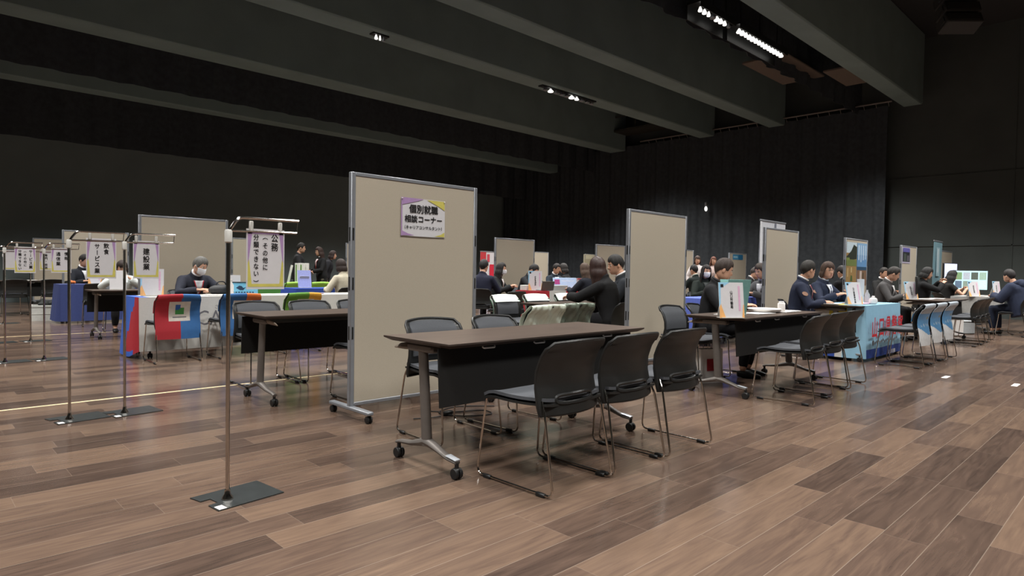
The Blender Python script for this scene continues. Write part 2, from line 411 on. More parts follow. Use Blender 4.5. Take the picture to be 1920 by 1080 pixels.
# tape on the floor
b = MB(); b.box((2.4, 5.98, 0.0008), (9.0, 0.03, 0.0016)); tag(b.build('floor_tape', TAPE), 'long cream tape line across the wooden floor on the left', 'tape')
b = MB(); b.box((1.2, 11.95, 0.0008), (7.6, 0.03, 0.0016)); tag(b.build('floor_tape', TAPE), 'second cream tape line on the floor, farther off beyond the left sign stands', 'tape')
for i, (x, y, w) in enumerate([(8.28, 1.69, .2), (8.26, 1.08, .22)]):
    b = MB(); b.box((x, y, 0.0008), (w, .05, .0016)); tag(b.build('floor_marking_tape', WHITE), ['short white tape mark on the floor nearer the chairs with blue covers', 'short white tape mark on the floor close to the right edge'][i], 'tape')

# ---------------------------------------------------------------- stacking chair (front = +Y)
def back_pt(u, v, off=0.0):      # u -1..1, v 0..1
    prof = [(-.205, .385), (-.192, .46), (-.178, .53), (-.182, .60), (-.208, .67), (-.243, .72), (-.272, .755)]
    t = v*(len(prof)-1); i = min(int(t), len(prof)-2); t -= i
    y = prof[i][0]*(1-t)+prof[i+1][0]*t; z = prof[i][1]*(1-t)+prof[i+1][1]*t
    w = .228-.012*v
    k = 1.0
    if v > .80: k = 1-.10*((v-.80)/.20)**2
    if v < .04: k = 1-.03*(1-v/.04)
    return Vector((u*w*k, y+.045*u*u+off-0.008*(1-u*u), z-.012*(u*u)*(v > .8)))
def make_chair():
    r = empty('stacking_chair', 'chair', 'chair')
    b = MB(); n = 10
    def seat(u, v):
        x = (u*2-1); y = -.19+.43*v
        return (x*.222*(1-.06*(1-v)), y, .452+.012*math.cos(x*1.3)-.03*max(0, v-.8)**2*25-.012*math.sin(v*PI)+.018*abs(x)**3)
    b.sheet(seat, 12, 12, .016); b.build('seat', PADF, r)
    b = MB()
    def shell(u, v):
        p = seat(u, v); return (p[0]*1.03, -.2+.445*v, p[2]-.026)
    b.sheet(shell, 10, 10, .012); b.build('seat_shell', BLACKP, r)
    b = MB(); nu, nv = 24, 24
    hole = lambda u, v: 5/24 < u < 19/24 and 3/24 < v < 5/24
    b.sheet(lambda u, v: back_pt(u*2-1, v), nu, nv, .010, hole=hole)
    rim = []
    for k in range(28):
        w = 2*PI*k/28; uu = math.copysign(abs(math.cos(w))**.45, math.cos(w))*.60; vv = .165+math.copysign(abs(math.sin(w))**.6, math.sin(w))*.048
        rim.append(back_pt(uu, vv, -.010))
    b.sweep(rim, (.010), n=6, closed=True)
    edge = [back_pt(-1, t/10) for t in range(11)]+[back_pt(-1+2*t/10, 1) for t in range(1, 11)]+[back_pt(1, 1-t/10) for t in range(1, 11)]+[back_pt(1-2*t/10, 0) for t in range(1, 10)]
    b.sweep(edge, .009, n=6, closed=True)
    b.build('backrest', BLACKP, r, ang=50)
    b = MB(); b.sheet(lambda u, v: back_pt((u*2-1)*.84, .30+.64*v, .014), 12, 10, .010); b.build('back_pad', PADF, r)
    for s in (-1, 1):
        b = MB()
        path = fillet([(s*.198, .20, .434), (s*.215, .225, .425), (s*.236, .27, .012), (s*.236, -.27, .012), (s*.222, -.195, .395), (s*.210, -.165, .455)], .045, 5)
        b.sweep(path, .0062, n=8); leg = b.build('sled_leg', CHROME, r)
        for y in (.19, -.19):
            b = MB(); b.box((s*.236, y, .010), (.022, .058, .020), b=.005); b.build('glide', CASTER, leg)
    b = MB(); b.sweep([(-.20, .20, .432), (.20, .20, .432)], .006, n=8); b.sweep([(-.2, -.12, .425), (.2, -.12, .425)], .006, n=8); b.build('crossbar', CHROME, r)
    return proto(r)
CHAIR = make_chair()
def chair(x, y, rz, label): return put(CHAIR, (x, y, 0), math.radians(rz), label)

# ---------------------------------------------------------------- flip-top folding table, 1.8 x 0.6, visitors' side = -Y
TZ = 0.712
def make_table():
    r = empty('folding_table', 'table', 'table')
    b = MB(); L, D = .86, .3
    top = [(-L, -D), (L, -D), (L, D), (-L, D)]; lo = [(-L+.035, -D+.035), (L-.035, -D+.035), (L-.035, D-.035), (-L+.035, D-.035)]
    vs_ = [(x, y, TZ) for x, y in top]+[(x, y, TZ-.009) for x, y in top]+[(x, y, TZ-.028) for x, y in lo]
    fs = [(0, 1, 2, 3), (8, 11, 10, 9)]+[(i, i+4, (i+1) % 4+4, (i+1) % 4) for i in range(4)]+[(i+4, i+8, (i+1) % 4+8, (i+1) % 4+4) for i in range(4)]
    b.add(vs_, fs, 0); b.m = [0]+[1]*(len(fs)-1); b.build('tabletop', [WALNUT, mat('walnut_edge', (58, 48, 42), .5)], r, flat=True)
    for s in (-1, 1):
        b = MB(); x = s*.77
        b.sweep([(x, -.005, .125), (x, .04, .65)], [(.026, .036), (.024, .033)], n=14, side=(1, 0, 0)); b.box((x, .035, .66), (.07, .24, .045), b=.012)
        leg = b.build('leg', DKALU, r)
        b = MB(); pts = [(x, .28, .088), (x, .24, .098), (x, .14, .108), (x, .05, .13), (x, 0, .145), (x, -.05, .138), (x, -.12, .118), (x, -.20, .094), (x, -.27, .086)]
        b.sweep(pts, [(.018, .010), (.019, .012), (.021, .015), (.026, .022), (.030, .028), (.028, .023), (.024, .017), (.021, .014), (.019, .011)], n=10, side=(1, 0, 0))
        b.build('foot', DKALU, leg)
        b = MB(); b.sweep([(x, -.195, .110), (x, -.275, .099)], [(.022, .004), (.020, .004)], n=8, side=(1, 0, 0)); b.build('chrome_tip', TIP, leg)
        for y in (-.265, .265):
            b = MB(); b.lathe([(.011, .05), (.011, .085)], (x, y, 0), 10)
            for k in (-.014, .014): b.lathe([(.010, k-.009), (.026, k-.009), (.029, k-.006), (.029, k+.006), (.026, k+.009), (.010, k+.009)], (x, y, .029), 16, axis='x')
            b.box((x, y, .048), (.03, .042, .018), b=.006); b.build('caster', CASTER, leg)
        b = MB(); b.sweep([(x, .05, .662), (x, .20, .655), (x, .26, .650), (x, .315, .638)], [(.024, .014), (.026, .014), (.020, .010), (.006, .004)], n=8); b.build('flip_lever', HORN, r)
    b = MB(); b.box((0, .03, .655), (1.5, .05, .04), b=.008); b.build('crossbeam', BLACKP, r)
    b = MB(); b.sheet(lambda u, v: (-.845+1.69*u, -.215+.02*v, .372+.308*v), 8, 4, .010); b.build('modesty_panel', MODESTY, r)
    for x in (-.55, -.15, .5):
        b = MB(); b.sweep(fillet([(x-.045, -.255, .680), (x-.04, -.262, .672), (x+.04, -.262, .672), (x+.045, -.255, .680)], .01, 3), .005, n=6); b.build('bag_hook', WHITE, r)
    return proto(r)
TABLE = make_table()
def table(x, y, rz, label): return put(TABLE, (x, y, 0), math.radians(rz), label)

# ---------------------------------------------------------------- mobile display board, face = -Y
BH = 1.79
def make_board():
    r = empty('display_board', 'board', 'display board'); w = 1.2
    b = MB(); b.box((0, 0, (BH+.085)/2), (w-.06, .030, BH-.095-.03)); b.build('cloth_board', BEIGE, r)
    for s in (-1, 1):
        b = MB(); b.box((s*(w/2-.018), 0, (BH+.07)/2), (.036, .042, BH-.07), b=.004); p = b.build('post', ALU, r)
        for z in (.62, .98, 1.34):
            b = MB(); b.box((s*(w/2-.001), 0, z), (.004, .016, .10)); b.box((s*(w/2-.018), -.0215, z), (.012, .002, .09)); b.build('joint_slot', BLACKP, p)
        b = MB(); b.box((s*(w/2-.018), 0, .072), (.05, .56, .026), b=.006); f = b.build('foot', ALU, r)
        for y in (-.25, .25):
            b = MB(); b.lathe([(.008, .045), (.008, .062)], (s*(w/2-.018), y, 0), 8)
            for k in (-.012, .012): b.lathe([(.008, k-.008), (.022, k-.008), (.026, k-.005), (.026, k+.005), (.022, k+.008), (.008, k+.008)], (s*(w/2-.018), y, .026), 14, axis='x')
            b.build('caster', CASTER, f)
    for z, n in ((BH-.014, 'top_rail'), (.098, 'bottom_rail')):
        b = MB(); b.box((0, 0, z), (w-.07, .038, .028), b=.004); b.build(n, ALU, r)
    return proto(r)
BOARD = make_board()
def board(x, y, label, rz=0): return put(BOARD, (x+.6, y, 0), math.radians(rz), label)

# ---------------------------------------------------------------- sign stand and hanging signs
def make_stand():
    r = empty('sign_stand', 'stand', 'sign stand')
    b = MB(); poly = [(-.11, -.08), (-.03, -.12), (.0, -.11), (.0, -.11)]
    poly = [(-.085, -.125), (.235, -.085), (.205, .165), (-.125, .125), (-.105, .045), (-.06, .05), (-.05, -.02), (-.095, -.03)]
    b.prism(poly, .005); b.build('base_plate', STEEL, r)
    b = MB(); X = Matrix.Rotation(.12, 4, 'Z'); b.box((-.075, -.085, .0055), (.035, .05, .001), 0, X); b.build('base_label', WHITE, r)
    b = MB(); b.lathe([(.026, .005), (.026, .012), (.014, .03), (.012, .05)]); b.build('socket', CHROME, r)
    b = MB(); b.sweep([(0, 0, .03), (0, 0, 1.225)], .0095, n=12); b.build('pole', CHROME, r)
    b = MB(); b.lathe([(.012, 1.20), (.017, 1.205), (.017, 1.255), (.012, 1.262)]); b.build('collar', CLEARW, r)
    b = MB(); pts = fillet([(0, 0, 1.24), (.01, 0, 1.268), (.045, 0, 1.322), (.34, 0, 1.322)], .03, 6)
    b.sweep(pts, .0075, n=8); b.sweep([(0, 0, 1.258), (.33, 0, 1.262)], .006, n=8); b.sweep([(.335, 0, 1.322), (.33, 0, 1.262)], .0025, n=6)
    b.build('hanger_arm', CHROME, r)
    return proto(r)
STAND = make_stand()
def stand(x, y, label): return put(STAND, (x, y, 0), 0, label)
def hanging_sign(x, y, ztop, w, h, cols, label, tilt=0.0):
    """laminated sheet facing -Y, clipped under the stand's arm; cols = (text, x offset, top, size, pitch)"""
    r = empty('hanging_sign', label, 'sign', (x, y, ztop), tilt)
    b = MB(); b.box((0, 0, -h/2), (w, .003, h)); X = frame((0, -.0016, -h/2), (1, 0, 0), (0, 0, 1))
    i, k, q = w/2-.006, h/2-.012, w*.095
    def quad(p, m, e=.0004): b.add([(a, c, e) for a, c in p], [list(range(len(p)))], m, X)
    for s in (-1, 1):
        quad([(s*i, k), (s*(i-.022), k), (s*(i-.015), k*.6), (s*(i-.005), -.0), (s*i, -.02)], 1)
        quad([(s*i, -.02), (s*(i-.006), 0), (s*(i-.006-q*.75), -k+.010), (s*i, -k+.005)], 2, .0005)
    quad([(-i, k), (i, k), (i, k-.012), (-i, k-.012)], 1); quad([(-i, -k), (i, -k), (i, -k+.014), (-i, -k+.014)], 2)
    for body, cx, top, sz, pitch in cols: column(b, body, cx, top, sz, pitch, X, 3, .028, .86, .0009)
    b.build('sheet', [SHEETW, PURPLE, YELLOW, INK], r, flat=True)
    for s in (-1, 1):
        cb = MB(); cb.box((s*w*.38, 0, .012), (.02, .014, .05), b=.004); cb.build('clip', CLEARW, r)
    return r
def placard(x, y, z, label, txt, w=.21, h=.30, rz=0.0, lean=12, tint=True, tint2=None):
    """white printed card leaning on a clear stand"""
    r = empty('table_placard', label, 'placard', (x, y, z), math.radians(rz))
    X0 = Matrix.Rotation(math.radians(-lean), 4, 'X')
    b = MB(); b.box((0, 0, h/2), (w, .004, h), 0, X0); X = X0 @ frame((0, -.0025, h/2), (1, 0, 0), (0, 0, 1))
    def quad(p, m, e=.0004): b.add([(a, c, e) for a, c in p], [list(range(len(p)))], m, X)
    if tint:
        quad([(-w/2, h/2), (-w*.05, h/2), (-w*.42, h*.33), (-w*.44, -.1*h), (-w/2, -.2*h)], 1)
        quad([(-w/2, -.2*h), (-w*.44, -.1*h), (-w*.25, -h/2), (-w/2, -h/2)], 2)
        quad([(w/2, -.1*h), (w*.46, -.15*h), (w*.40, -h/2), (w/2, -h/2)], 2)
        quad([(-w*.42, h*.45), (-w*.3, h*.45), (-w*.3, h*.36), (-w*.42, h*.36)], 3, .0006)
        quad([(w*.28, h*.4), (w*.36, h*.4), (w*.36, -h*.3), (w*.28, -h*.3)], 5, .0006)
    if txt == '#':      # lettering too small to read in the photo: dense dark strokes
        for k in range(5):
            for j in range(4): b.box((random.uniform(-.004, .004), h*.22-k*h*.10-j*h*.021, .0006), (w*random.uniform(.08, .13), h*.010, .0008), 3, X)
            b.box((random.uniform(-.01, .01), h*.20-k*h*.10, .0006), (w*.02, h*.075, .0008), 3, X)
    elif txt: column(b, txt, 0, h*.27, h*.10, h*.102, X, 3, .025, .9, .0009)
    b.build('card', [SHEETW, SKYP, ORANGE, INK, GREYINK, PINKP], r, flat=True)
    b = MB(); b.box((0, .03, .004), (w*.9, .09, .006)); X2 = Matrix.Translation((0, .10, 0)) @ Matrix.Rotation(math.radians(18), 4, 'X'); b.box((0, .01, h*.33), (w*.7, .003, h*.66), 0, X2)
    b.build('easel', CLEARW, r)
    return r
# ---------------------------------------------------------------- people (built facing +Y, seated or standing)
SKIN = mat('skin', (206, 160, 134), 0.55, spec=0.35, var=0.04, scale=12)
MASKM = mat('white_face_mask', (226, 228, 232), 0.75, var=0.02)
MASKB = mat('grey_face_mask', (120, 108, 100), 0.75)
EYEW = mat('eye_white', (225, 220, 214), 0.3); EYED = mat('eye_iris', (28, 22, 20), 0.2); LIP = mat('lip', (168, 98, 90), 0.5)
BADGE = mat('id_badge', (212, 216, 222), 0.3)
def voxel(mb, size, it=5):
    me = bpy.data.meshes.new('scratch_body'); me.from_pydata(mb.v, [], mb.f)
    o = bpy.data.objects.new('scratch_body', me); C.objects.link(o)
    a = o.modifiers.new('r', 'REMESH'); a.mode = 'VOXEL'; a.voxel_size = size
    s = o.modifiers.new('s', 'SMOOTH'); s.iterations = it; s.factor = .5
    dg = bpy.context.evaluated_depsgraph_get(); dg.update()
    m2 = bpy.data.meshes.new_from_object(o.evaluated_get(dg))
    out = MB(); out.add([v.co.copy() for v in m2.vertices], [list(p.vertices) for p in m2.polygons])
    bpy.data.objects.remove(o); bpy.data.meshes.remove(me); bpy.data.meshes.remove(m2)
    return out
def head_pt(phi, v, g=0.0):
    """point of the head at angle phi (0 = front, + = right) and height v (-1 chin .. 1 crown); g grows it outwards"""
    if v >= 0:
        k = max(0, 1-v**2.2)**.5; a, f, bk = .074*k, .090*k, .098*k
    else:
        t = -v; a = .074*(1-.26*t**1.4)*max(0, 1-t**7)**.5; f = .090*(1-.03*t)*max(0, 1-t**9)**.5; bk = .098*(1-.50*t)*max(0, 1-t**4)**.5
    x, y = a*math.sin(phi), (f if math.cos(phi) > 0 else bk)*math.cos(phi)
    z = .118*v
    if g:
        d = Vector((x/.074, y/.095, v)).normalized(); return Vector((x, y, z))+Vector((d.x*g, d.y*g, d.z*g))
    q = math.exp(-(phi/.17)**2)
    if -.38 < v < .12: y += .026*q*max(0, 1-abs(v+.26)/.36 if v > -.26 else 1-(-.26-v)/.12)
    for s in (-1, 1): y -= .007*math.exp(-((phi-s*.42)/.2)**2-((v-.06)/.12)**2)
    y += .006*math.exp(-(phi/.34)**2-((v+.55)/.07)**2) + .006*math.exp(-(phi/.3)**2-((v+.86)/.1)**2)
    return Vector((x, y, z))
def head_mesh(mb, X, nu=40, nv=30):
    vs_ = []; 
    for j in range(nv+1):
        v = math.sin(-PI/2+PI*j/nv)
        for i in range(nu): vs_.append(head_pt(-PI+2*PI*i/nu, max(-.999, min(.999, v))))
    fs = [(j*nu+i, j*nu+(i+1) % nu, (j+1)*nu+(i+1) % nu, (j+1)*nu+i) for j in range(nv) for i in range(nu)]
    mb.add(vs_, fs, 0, X)
    for s in (-1, 1): mb.ball((s*.074, -.008, -.012), (.012, .018, .031), 8, 6, 0, X)
def hair_mesh(style, X):
    b = MB(); nu, nv = 72, 24
    front = {'short': .46, 'bob': .30, 'long': .40, 'fringe': .30, 'recede': .62, 'bald': .9}[style]
    side = {'short': -.05, 'bob': -.95, 'long': -1.9, 'fringe': -1.0, 'recede': -.02, 'bald': .9}[style]
    back = {'short': -.62, 'bob': -1.05, 'long': -3.4, 'fringe': -1.15, 'recede': -.55, 'bald': .9}[style]
    def low(phi):
        a = abs(phi)
        k0, k1 = (.62, 1.15) if style in ('short', 'recede') else (.86, 1.32)
        if a < k0: return front+(.07*math.sin(phi*9+1)+.10*phi if style != 'bald' else 0)
        f0 = front+.10*phi*(a < k1)
        if a < k1: return f0+(side-f0)*((a-k0)/(k1-k0))**1.5
        if a < 1.9: return side
        return side+(back-side)*((a-1.9)/(PI-1.9))**.7
    def fn(u, w):
        phi = -PI+2*PI*u; lo = low(phi); t = w
        v = .999+(lo-.999)*(t**1.25 if lo > -.6 else t)
        ed = (1-t**4) if lo > -.9 else 1-.4*t**4; g = .004+.013*ed+(.003*math.sin(phi*11)+.002*math.sin(phi*23+1)+.0012*math.sin(phi*41))*t
        if v > -.15 or style in ('short', 'recede'): return head_pt(phi, v, g)
        p = head_pt(phi, -.15, g+.004); dz = .118*(v+.15)
        fl = 1+.10*math.sin(min(1, (-.15-v)/.9)*PI)-.02*max(0, -1.0-v)
        sx = 1.0 if style != 'long' else 1.0+.10*min(1, -.15-v)
        return Vector((p.x*fl*sx, p.y*fl-.010*max(0, -v-.15), p.z+dz))
    b.sheet(fn, nu, nv, .004, 0, X); return b
def hair_material(name, rgb, rough):
    if name in MATS: return MATS[name]
    m = mat(name, rgb, rough, spec=.45, var=.4, scale=1.0, bump=.25); nt = m.node_tree
    nz = next(n for n in nt.nodes if n.type == 'TEX_NOISE'); tc = next(n for n in nt.nodes if n.type == 'TEX_COORD')
    mp = nt.nodes.new('ShaderNodeMapping'); mp.inputs['Scale'].default_value = (150, 150, 9); nt.links.new(tc.outputs['Object'], mp.inputs['Vector']); nt.links.new(mp.outputs[0], nz.inputs['Vector'])
    return m
def ik(S, Wp, l1, l2, pole):
    d = Wp-S; L = min(d.length, (l1+l2)*.995); d = d.normalized(); Wp = S+d*L
    a = (l1*l1-l2*l2+L*L)/(2*L); h = math.sqrt(max(0, l1*l1-a*a)); p = Vector(pole); p = (p-d*p.dot(d)).normalized()
    return S+d*a+p*h, Wp
def hand(body, fingers, Wp, d, s, palm_n, curl=.5, sc=1.0):
    """palm grown into the body, four fingers and a thumb as tapered chains; s = -1 left, 1 right"""
    d = d.normalized(); n = Vector(palm_n); n = (n-d*n.dot(d)).normalized(); w = d.cross(n)*s
    body.sweep([Wp-d*.02, Wp+d*.02, Wp+d*.06, Wp+d*.085], [(.024*sc, .017*sc), (.034*sc, .016*sc), (.040*sc, .014*sc), (.036*sc, .011*sc)], n=10, side=w)
    for k, (o, l) in enumerate(((-.028, .066), (-.010, .075), (.009, .071), (.027, .056))):
        p = Wp+d*.075*sc+w*(-o*sc); q = [p]; a = 0
        for seg in (.45, .32, .23):
            a += curl*.8; q.append(q[-1]+(d*math.cos(a)+n*math.sin(a))*l*seg*sc)
        fingers.sweep(q, [.0088*sc, .0082*sc, .0074*sc, .0055*sc], n=7)
    p = Wp+d*.025*sc+w*.030*sc; q = [p, p+(d*.6+w*.7).normalized()*.034*sc, p+(d*.6+w*.7).normalized()*.034*sc+(d*.9+w*.25+n*.3).normalized()*.03*sc]
    fingers.sweep(q, [.011*sc, .0098*sc, .007*sc], n=7)
def person(label, x, y, heading, pose='sit', lean=8, top=(34, 34, 36), pants=(30, 30, 32), hair='short', hcol=(30, 25, 22), hy=0, hp=8,
           hands=None, mask=None, lanyard=None, shirt=(222, 222, 224), sc=1.0, fem=False, glasses=False, res=.014, badge=False, collar=True,
           twist=0, z0=0.0, curl=.5, poles=None, emblem=False, puffy=False, bare_arms=False, shoe=(22, 22, 22), soft=.7, necktie=None, ch=None):
    sit = pose == 'sit'; hip = .515 if sit else .925
    S3 = Matrix.Diagonal((sc, sc, sc, 1))
    T = S3 @ Matrix.Translation((0, -.02 if sit else 0, hip)) @ Matrix.Rotation(math.radians(-lean), 4, 'X') @ Matrix.Rotation(math.radians(twist), 4, 'Z')
    P = lambda *a: T @ Vector(a)
    sw = .92 if fem else 1.0; pf = .055 if puffy else .012
    tors = [((0, 0, -.08), .150, .105), ((0, 0, .02), .163, .118), ((0, 0, .15), .138 if fem else .148, .102), ((0, .008, .29), .155*sw, .116 if not fem else .118), ((0, 0, .385), .172*sw, .104), ((0, -.008, .445), .150*sw, .082), ((0, -.006, .485), .085, .064), ((0, .002, .53), .050 if fem else .056, .052 if fem else .056), ((0, .016, .59), .045 if fem else .050, .050 if fem else .054)]
    HC = P(0, .045, .668)
    HX = Matrix.Translation(HC) @ S3 @ Matrix.Rotation(math.radians(hy), 4, 'Z') @ Matrix.Rotation(math.radians(-hp), 4, 'X')
    body = MB(); jac = MB(); tro = MB(); fing = MB(); sho = MB()
    body.sweep([P(*t[0]) for t in tors], [(t[1]*sc, t[2]*sc) for t in tors], n=18, side=(T.to_3x3() @ Vector((1, 0, 0))))
    jt = [((0, 0, -.13), .165, .118)]+tors[:7]; jr = [(t[1]+.018+pf+(.012 if puffy and i % 2 else 0), t[2]+.014+pf) for i, t in enumerate(jt)]; jt.append(((0, .002, .53), 0, 0)); jr[-1] = (.098, .080); jr.append((.064, .064))
    jac.sweep([P(*t[0]) for t in jt], [(a*sc, c*sc) for a, c in jr], n=20, side=(T.to_3x3() @ Vector((1, 0, 0))))
    hands = hands or (((-.13, .36, .765), (.13, .36, .765)) if sit else ((-.22, .05, .80), (.22, .05, .80)))
    for k, s in enumerate((-1, 1)):
        Sh = P(s*.172*sw, -.006, .418); pole = Vector(poles[k]) if poles else Vector((s*.8, -.5, -.7))
        E_, Wr = ik(Sh, Vector(hands[k]), .285*sc, .245*sc, pole)
        body.sweep([Sh, (Sh+E_)/2, E_, (E_+Wr)/2, Wr], [.050*sc, .044*sc, .038*sc, .034*sc, .025*sc], n=12)
        end = Wr-(Wr-E_).normalized()*.025; g = .013+pf*(.7 if puffy else .75)
        if bare_arms: end = (Sh+E_)/2; jac.sweep([P(s*.11*sw, -.006, .43), Sh, end], [.06*sc, .064*sc, .058*sc], n=12)
        else: jac.sweep([P(s*.11*sw, -.006, .425), Sh, (Sh+E_)/2, E_, (E_+end)/2, end], [(.052+g)*sc, (.050+g)*sc, (.046+g)*sc, (.041+g)*sc, (.037+g)*sc, (.030+g)*sc], n=12)
        jac.ball(Sh, (.05+g)*sc)
        hand(body, fing, Wr, (Wr-E_).normalized()+Vector((0, 0, -.15)), s, (0, -.3, -1), curl, sc)
        if sit: J = [Vector((s*.085, -.0, .515)), Vector((s*.10, .22, .525)), Vector((s*.105, .42, .505)), Vector((s*.11, .42, .28)), Vector((s*.11, .40, .085))]
        else: J = [Vector((s*.085, 0, .90)), Vector((s*.09, .01, .70)), Vector((s*.095, .015, .50)), Vector((s*.10, -.005, .30)), Vector((s*.10, -.02, .085))]
        J = [S3 @ j for j in J]; rr = [.086, .078, .058, .054, .036]
        body.sweep(J, [r*sc for r in rr], n=12); tro.sweep(J[:-1]+[J[-1]+Vector((0, 0, .03*sc))], [(r+.013)*sc for r in rr], n=12); tro.ball(J[0], .097*sc); tro.ball(J[2], .069*sc)
        A = J[-1]; body.sweep([A+Vector((0, -.03, -.045)), A+Vector((0, .06, -.045)), A+Vector((0, .15, -.055))], [(.034, .03), (.036, .026), (.030, .018)], n=10, side=(1, 0, 0))
        sho.sweep([A+Vector((0, -.055, -.05)), A+Vector((0, -.02, -.045)), A+Vector((0, .06, -.048)), A+Vector((0, .14, -.056)), A+Vector((0, .185, -.062))], [(.026, .030), (.038, .037), (.041, .034), (.040, .026), (.022, .016)], n=12, side=(1, 0, 0))
    tro.sweep([P(0, 0, -.09), P(0, 0, .0), P(0, 0, .09)], [(.150*sc, .112*sc), (.168*sc, .126*sc), (.158*sc, .114*sc)], n=16, side=(1, 0, 0))
    bm = voxel(body, res); head_mesh(bm, HX); bm.merge(fing)
    r = bm.build('person', SKIN, ang=180, recalc=True)
    if not bare_arms and not puffy:
        jac.sweep([P(.068*math.cos(a*PI/12), .002+.064*math.sin(a*PI/12), .520-.030*math.sin(a*PI/12)) for a in range(-19, 8)], [.008]+[.017]*25+[.008], n=8)
    # (x, y) is where the head is: step back to the seat or the feet
    off = Matrix.Rotation(math.radians(heading-90), 3, 'Z') @ Vector((HC.x, HC.y, 0)); x -= off.x; y -= off.y
    if ch: a = Matrix.Rotation(math.radians(heading-90), 3, 'Z') @ Vector((0, .03, 0)); chair(x+a.x, y+a.y, heading-90, ch)
    r.location = (x, y, z0); r.rotation_euler = (0, 0, math.radians(heading-90)); tag(r, label, 'person')
    key = lambda c: '%d_%d_%d' % c
    voxel(jac, res*1.15, 6).build('jacket', mat('jacket_cloth_'+key(top), top, .85 if not puffy else .5, spec=.2, var=.08, scale=60, bump=.06), r, 180, False)
    voxel(tro, .018).build('trousers', mat('trouser_cloth_'+key(pants), pants, .85, spec=.2), r, 180, False)
    sho.build('shoes', mat('shoe_leather', shoe, .35), r, 60)
    hm = hair_material('hair_'+key(hcol), hcol, soft)
    if hair != 'bald': hair_mesh(hair, HX).build('hair', hm, r, 60)
    for s in (-1, 1):
        e = MB(); p = head_pt(s*.40, .05); e.ball((p.x, p.y-.005, p.z), (.0135, .009, .008), 10, 8, 0, HX); e.ball((p.x, p.y+.0005, p.z), (.0062, .005, .0065), 8, 6, 1, HX); e.build('eye', [EYEW, EYED], r, 180)
        e = MB(); q = [head_pt(s*(.22+.1*k), .20-.012*abs(k-1.3)**2)+Vector((0, .006, 0)) for k in range(5)]; e.sweep(q, [.002, .0035, .0035, .003, .0015], n=6, X=HX); e.build('eyebrow', hm, r, 180)
    if mask:
        e = MB(); mm = MASKM if mask == 'white' else MASKB
        def fn(u, v):
            phi = -1.15+2.3*u; vv = -.92+.86*v
            p = head_pt(phi, vv, .005); p.y += .020*math.exp(-(phi/.32)**2)*math.sin(v*PI)**.7+.010*math.exp(-(phi/.2)**2)*v; p.z += .006*abs(phi)*(.5-v); return p
        e.sheet(fn, 18, 12, .003, 0, HX)
        for s in (-1, 1): e.sweep([head_pt(s*1.12, -.2, .006), head_pt(s*1.45, -.02, .008), head_pt(s*1.62, .12, .010)], .0015, n=5, X=HX); e.sweep([head_pt(s*1.12, -.75, .006), head_pt(s*1.45, -.45, .008), head_pt(s*1.66, -.2, .012)], .0015, n=5, X=HX)
        e.build('face_mask', mm, r, 180)
    else:
        e = MB(); q = [head_pt(-.28+.14*k, -.56)+Vector((0, .002, .002*(1-abs(k-2)/2))) for k in range(5)]; e.sweep(q, [.001, .004, .0045, .004, .001], n=6, X=HX); e.build('mouth', LIP, r, 180)
    if glasses:
        e = MB()
        for s in (-1, 1):
            p = head_pt(s*.40, .05); e.sweep([(p.x+.022*math.cos(a*PI/8), p.y+.012, p.z+.017*math.sin(a*PI/8)) for a in range(16)], .0018, n=5, closed=True, X=HX)
            e.sweep([(s*.056, .068, .008), (s*.078, 0, .006), (s*.078, -.02, .0)], .0016, n=5, X=HX)
        e.sweep([(-.012, .094, .01), (.012, .094, .01)], .0016, n=5, X=HX); e.build('glasses', DKALU, r, 180)
    surf = lambda u, w, g: P(u, (.136+pf*.9 if w < .40 else .136+pf*.9-(w-.40)*(.55+pf*8))*math.sqrt(max(.05, 1-(u/.19)**2))+g, w)
    if shirt:
        e = MB()
        def fn(u, v):
            w = .27+.20*v; hw = .008+.058*v; return surf((u*2-1)*hw, w, .004)
        e.sheet(fn, 6, 8, .004)
        if collar: e.sweep([P(.060*math.cos(a*PI/10)*1.0, .006+.060*math.sin(a*PI/10), .546-.022*math.sin(a*PI/10)) for a in range(20)], (.013), n=6, closed=True)
        e.build('shirt', mat('shirt_'+key(shirt), shirt, .8), r, 180)
    if necktie:
        e = MB(); e.sheet(lambda u, v: surf((u*2-1)*(.008+.014*(1-v)), .20+.25*v, .006), 2, 8, .004); e.build('necktie', mat('tie_'+key(necktie), necktie, .6), r, 180)
    if lanyard:
        e = MB(); lm = mat('lanyard_'+key(lanyard), lanyard, .6)
        for s in (-1, 1): e.sheet(lambda u, v: surf(s*(.062*v**1.2+.002)+(u-.5)*.014, .20+.27*v, .009), 1, 8, .002)
        e.sweep([P(-.06, .0, .475), P(-.04, -.055, .50), P(.04, -.055, .50), P(.06, .0, .475)], (.006), n=5)
        e.build('lanyard', lm, r, 180)
    if puffy:
        e = MB(); e.sweep([P(.115*math.cos(a*PI/12), -.03-.075*math.sin(a*PI/12)-.02, .475+.03*math.sin(a*PI/12)) for a in range(-2, 15)], [.030]+[.052]*15+[.030], n=10); e.ball(P(0, -.13, .44), (.13, .07, .09), 14, 10)
        voxel(e, .014, 6).build('hood', MATS['jacket_cloth_'+key(top)], r, 180, False)
    if badge:
        e = MB(); p = surf(0, .16, .014); X = Matrix.Translation(p) @ T.to_3x3().normalized().to_4x4(); e.box((0, 0, 0), (.085, .004, .065), 0, X, .001); e.build('id_badge', BADGE, r)
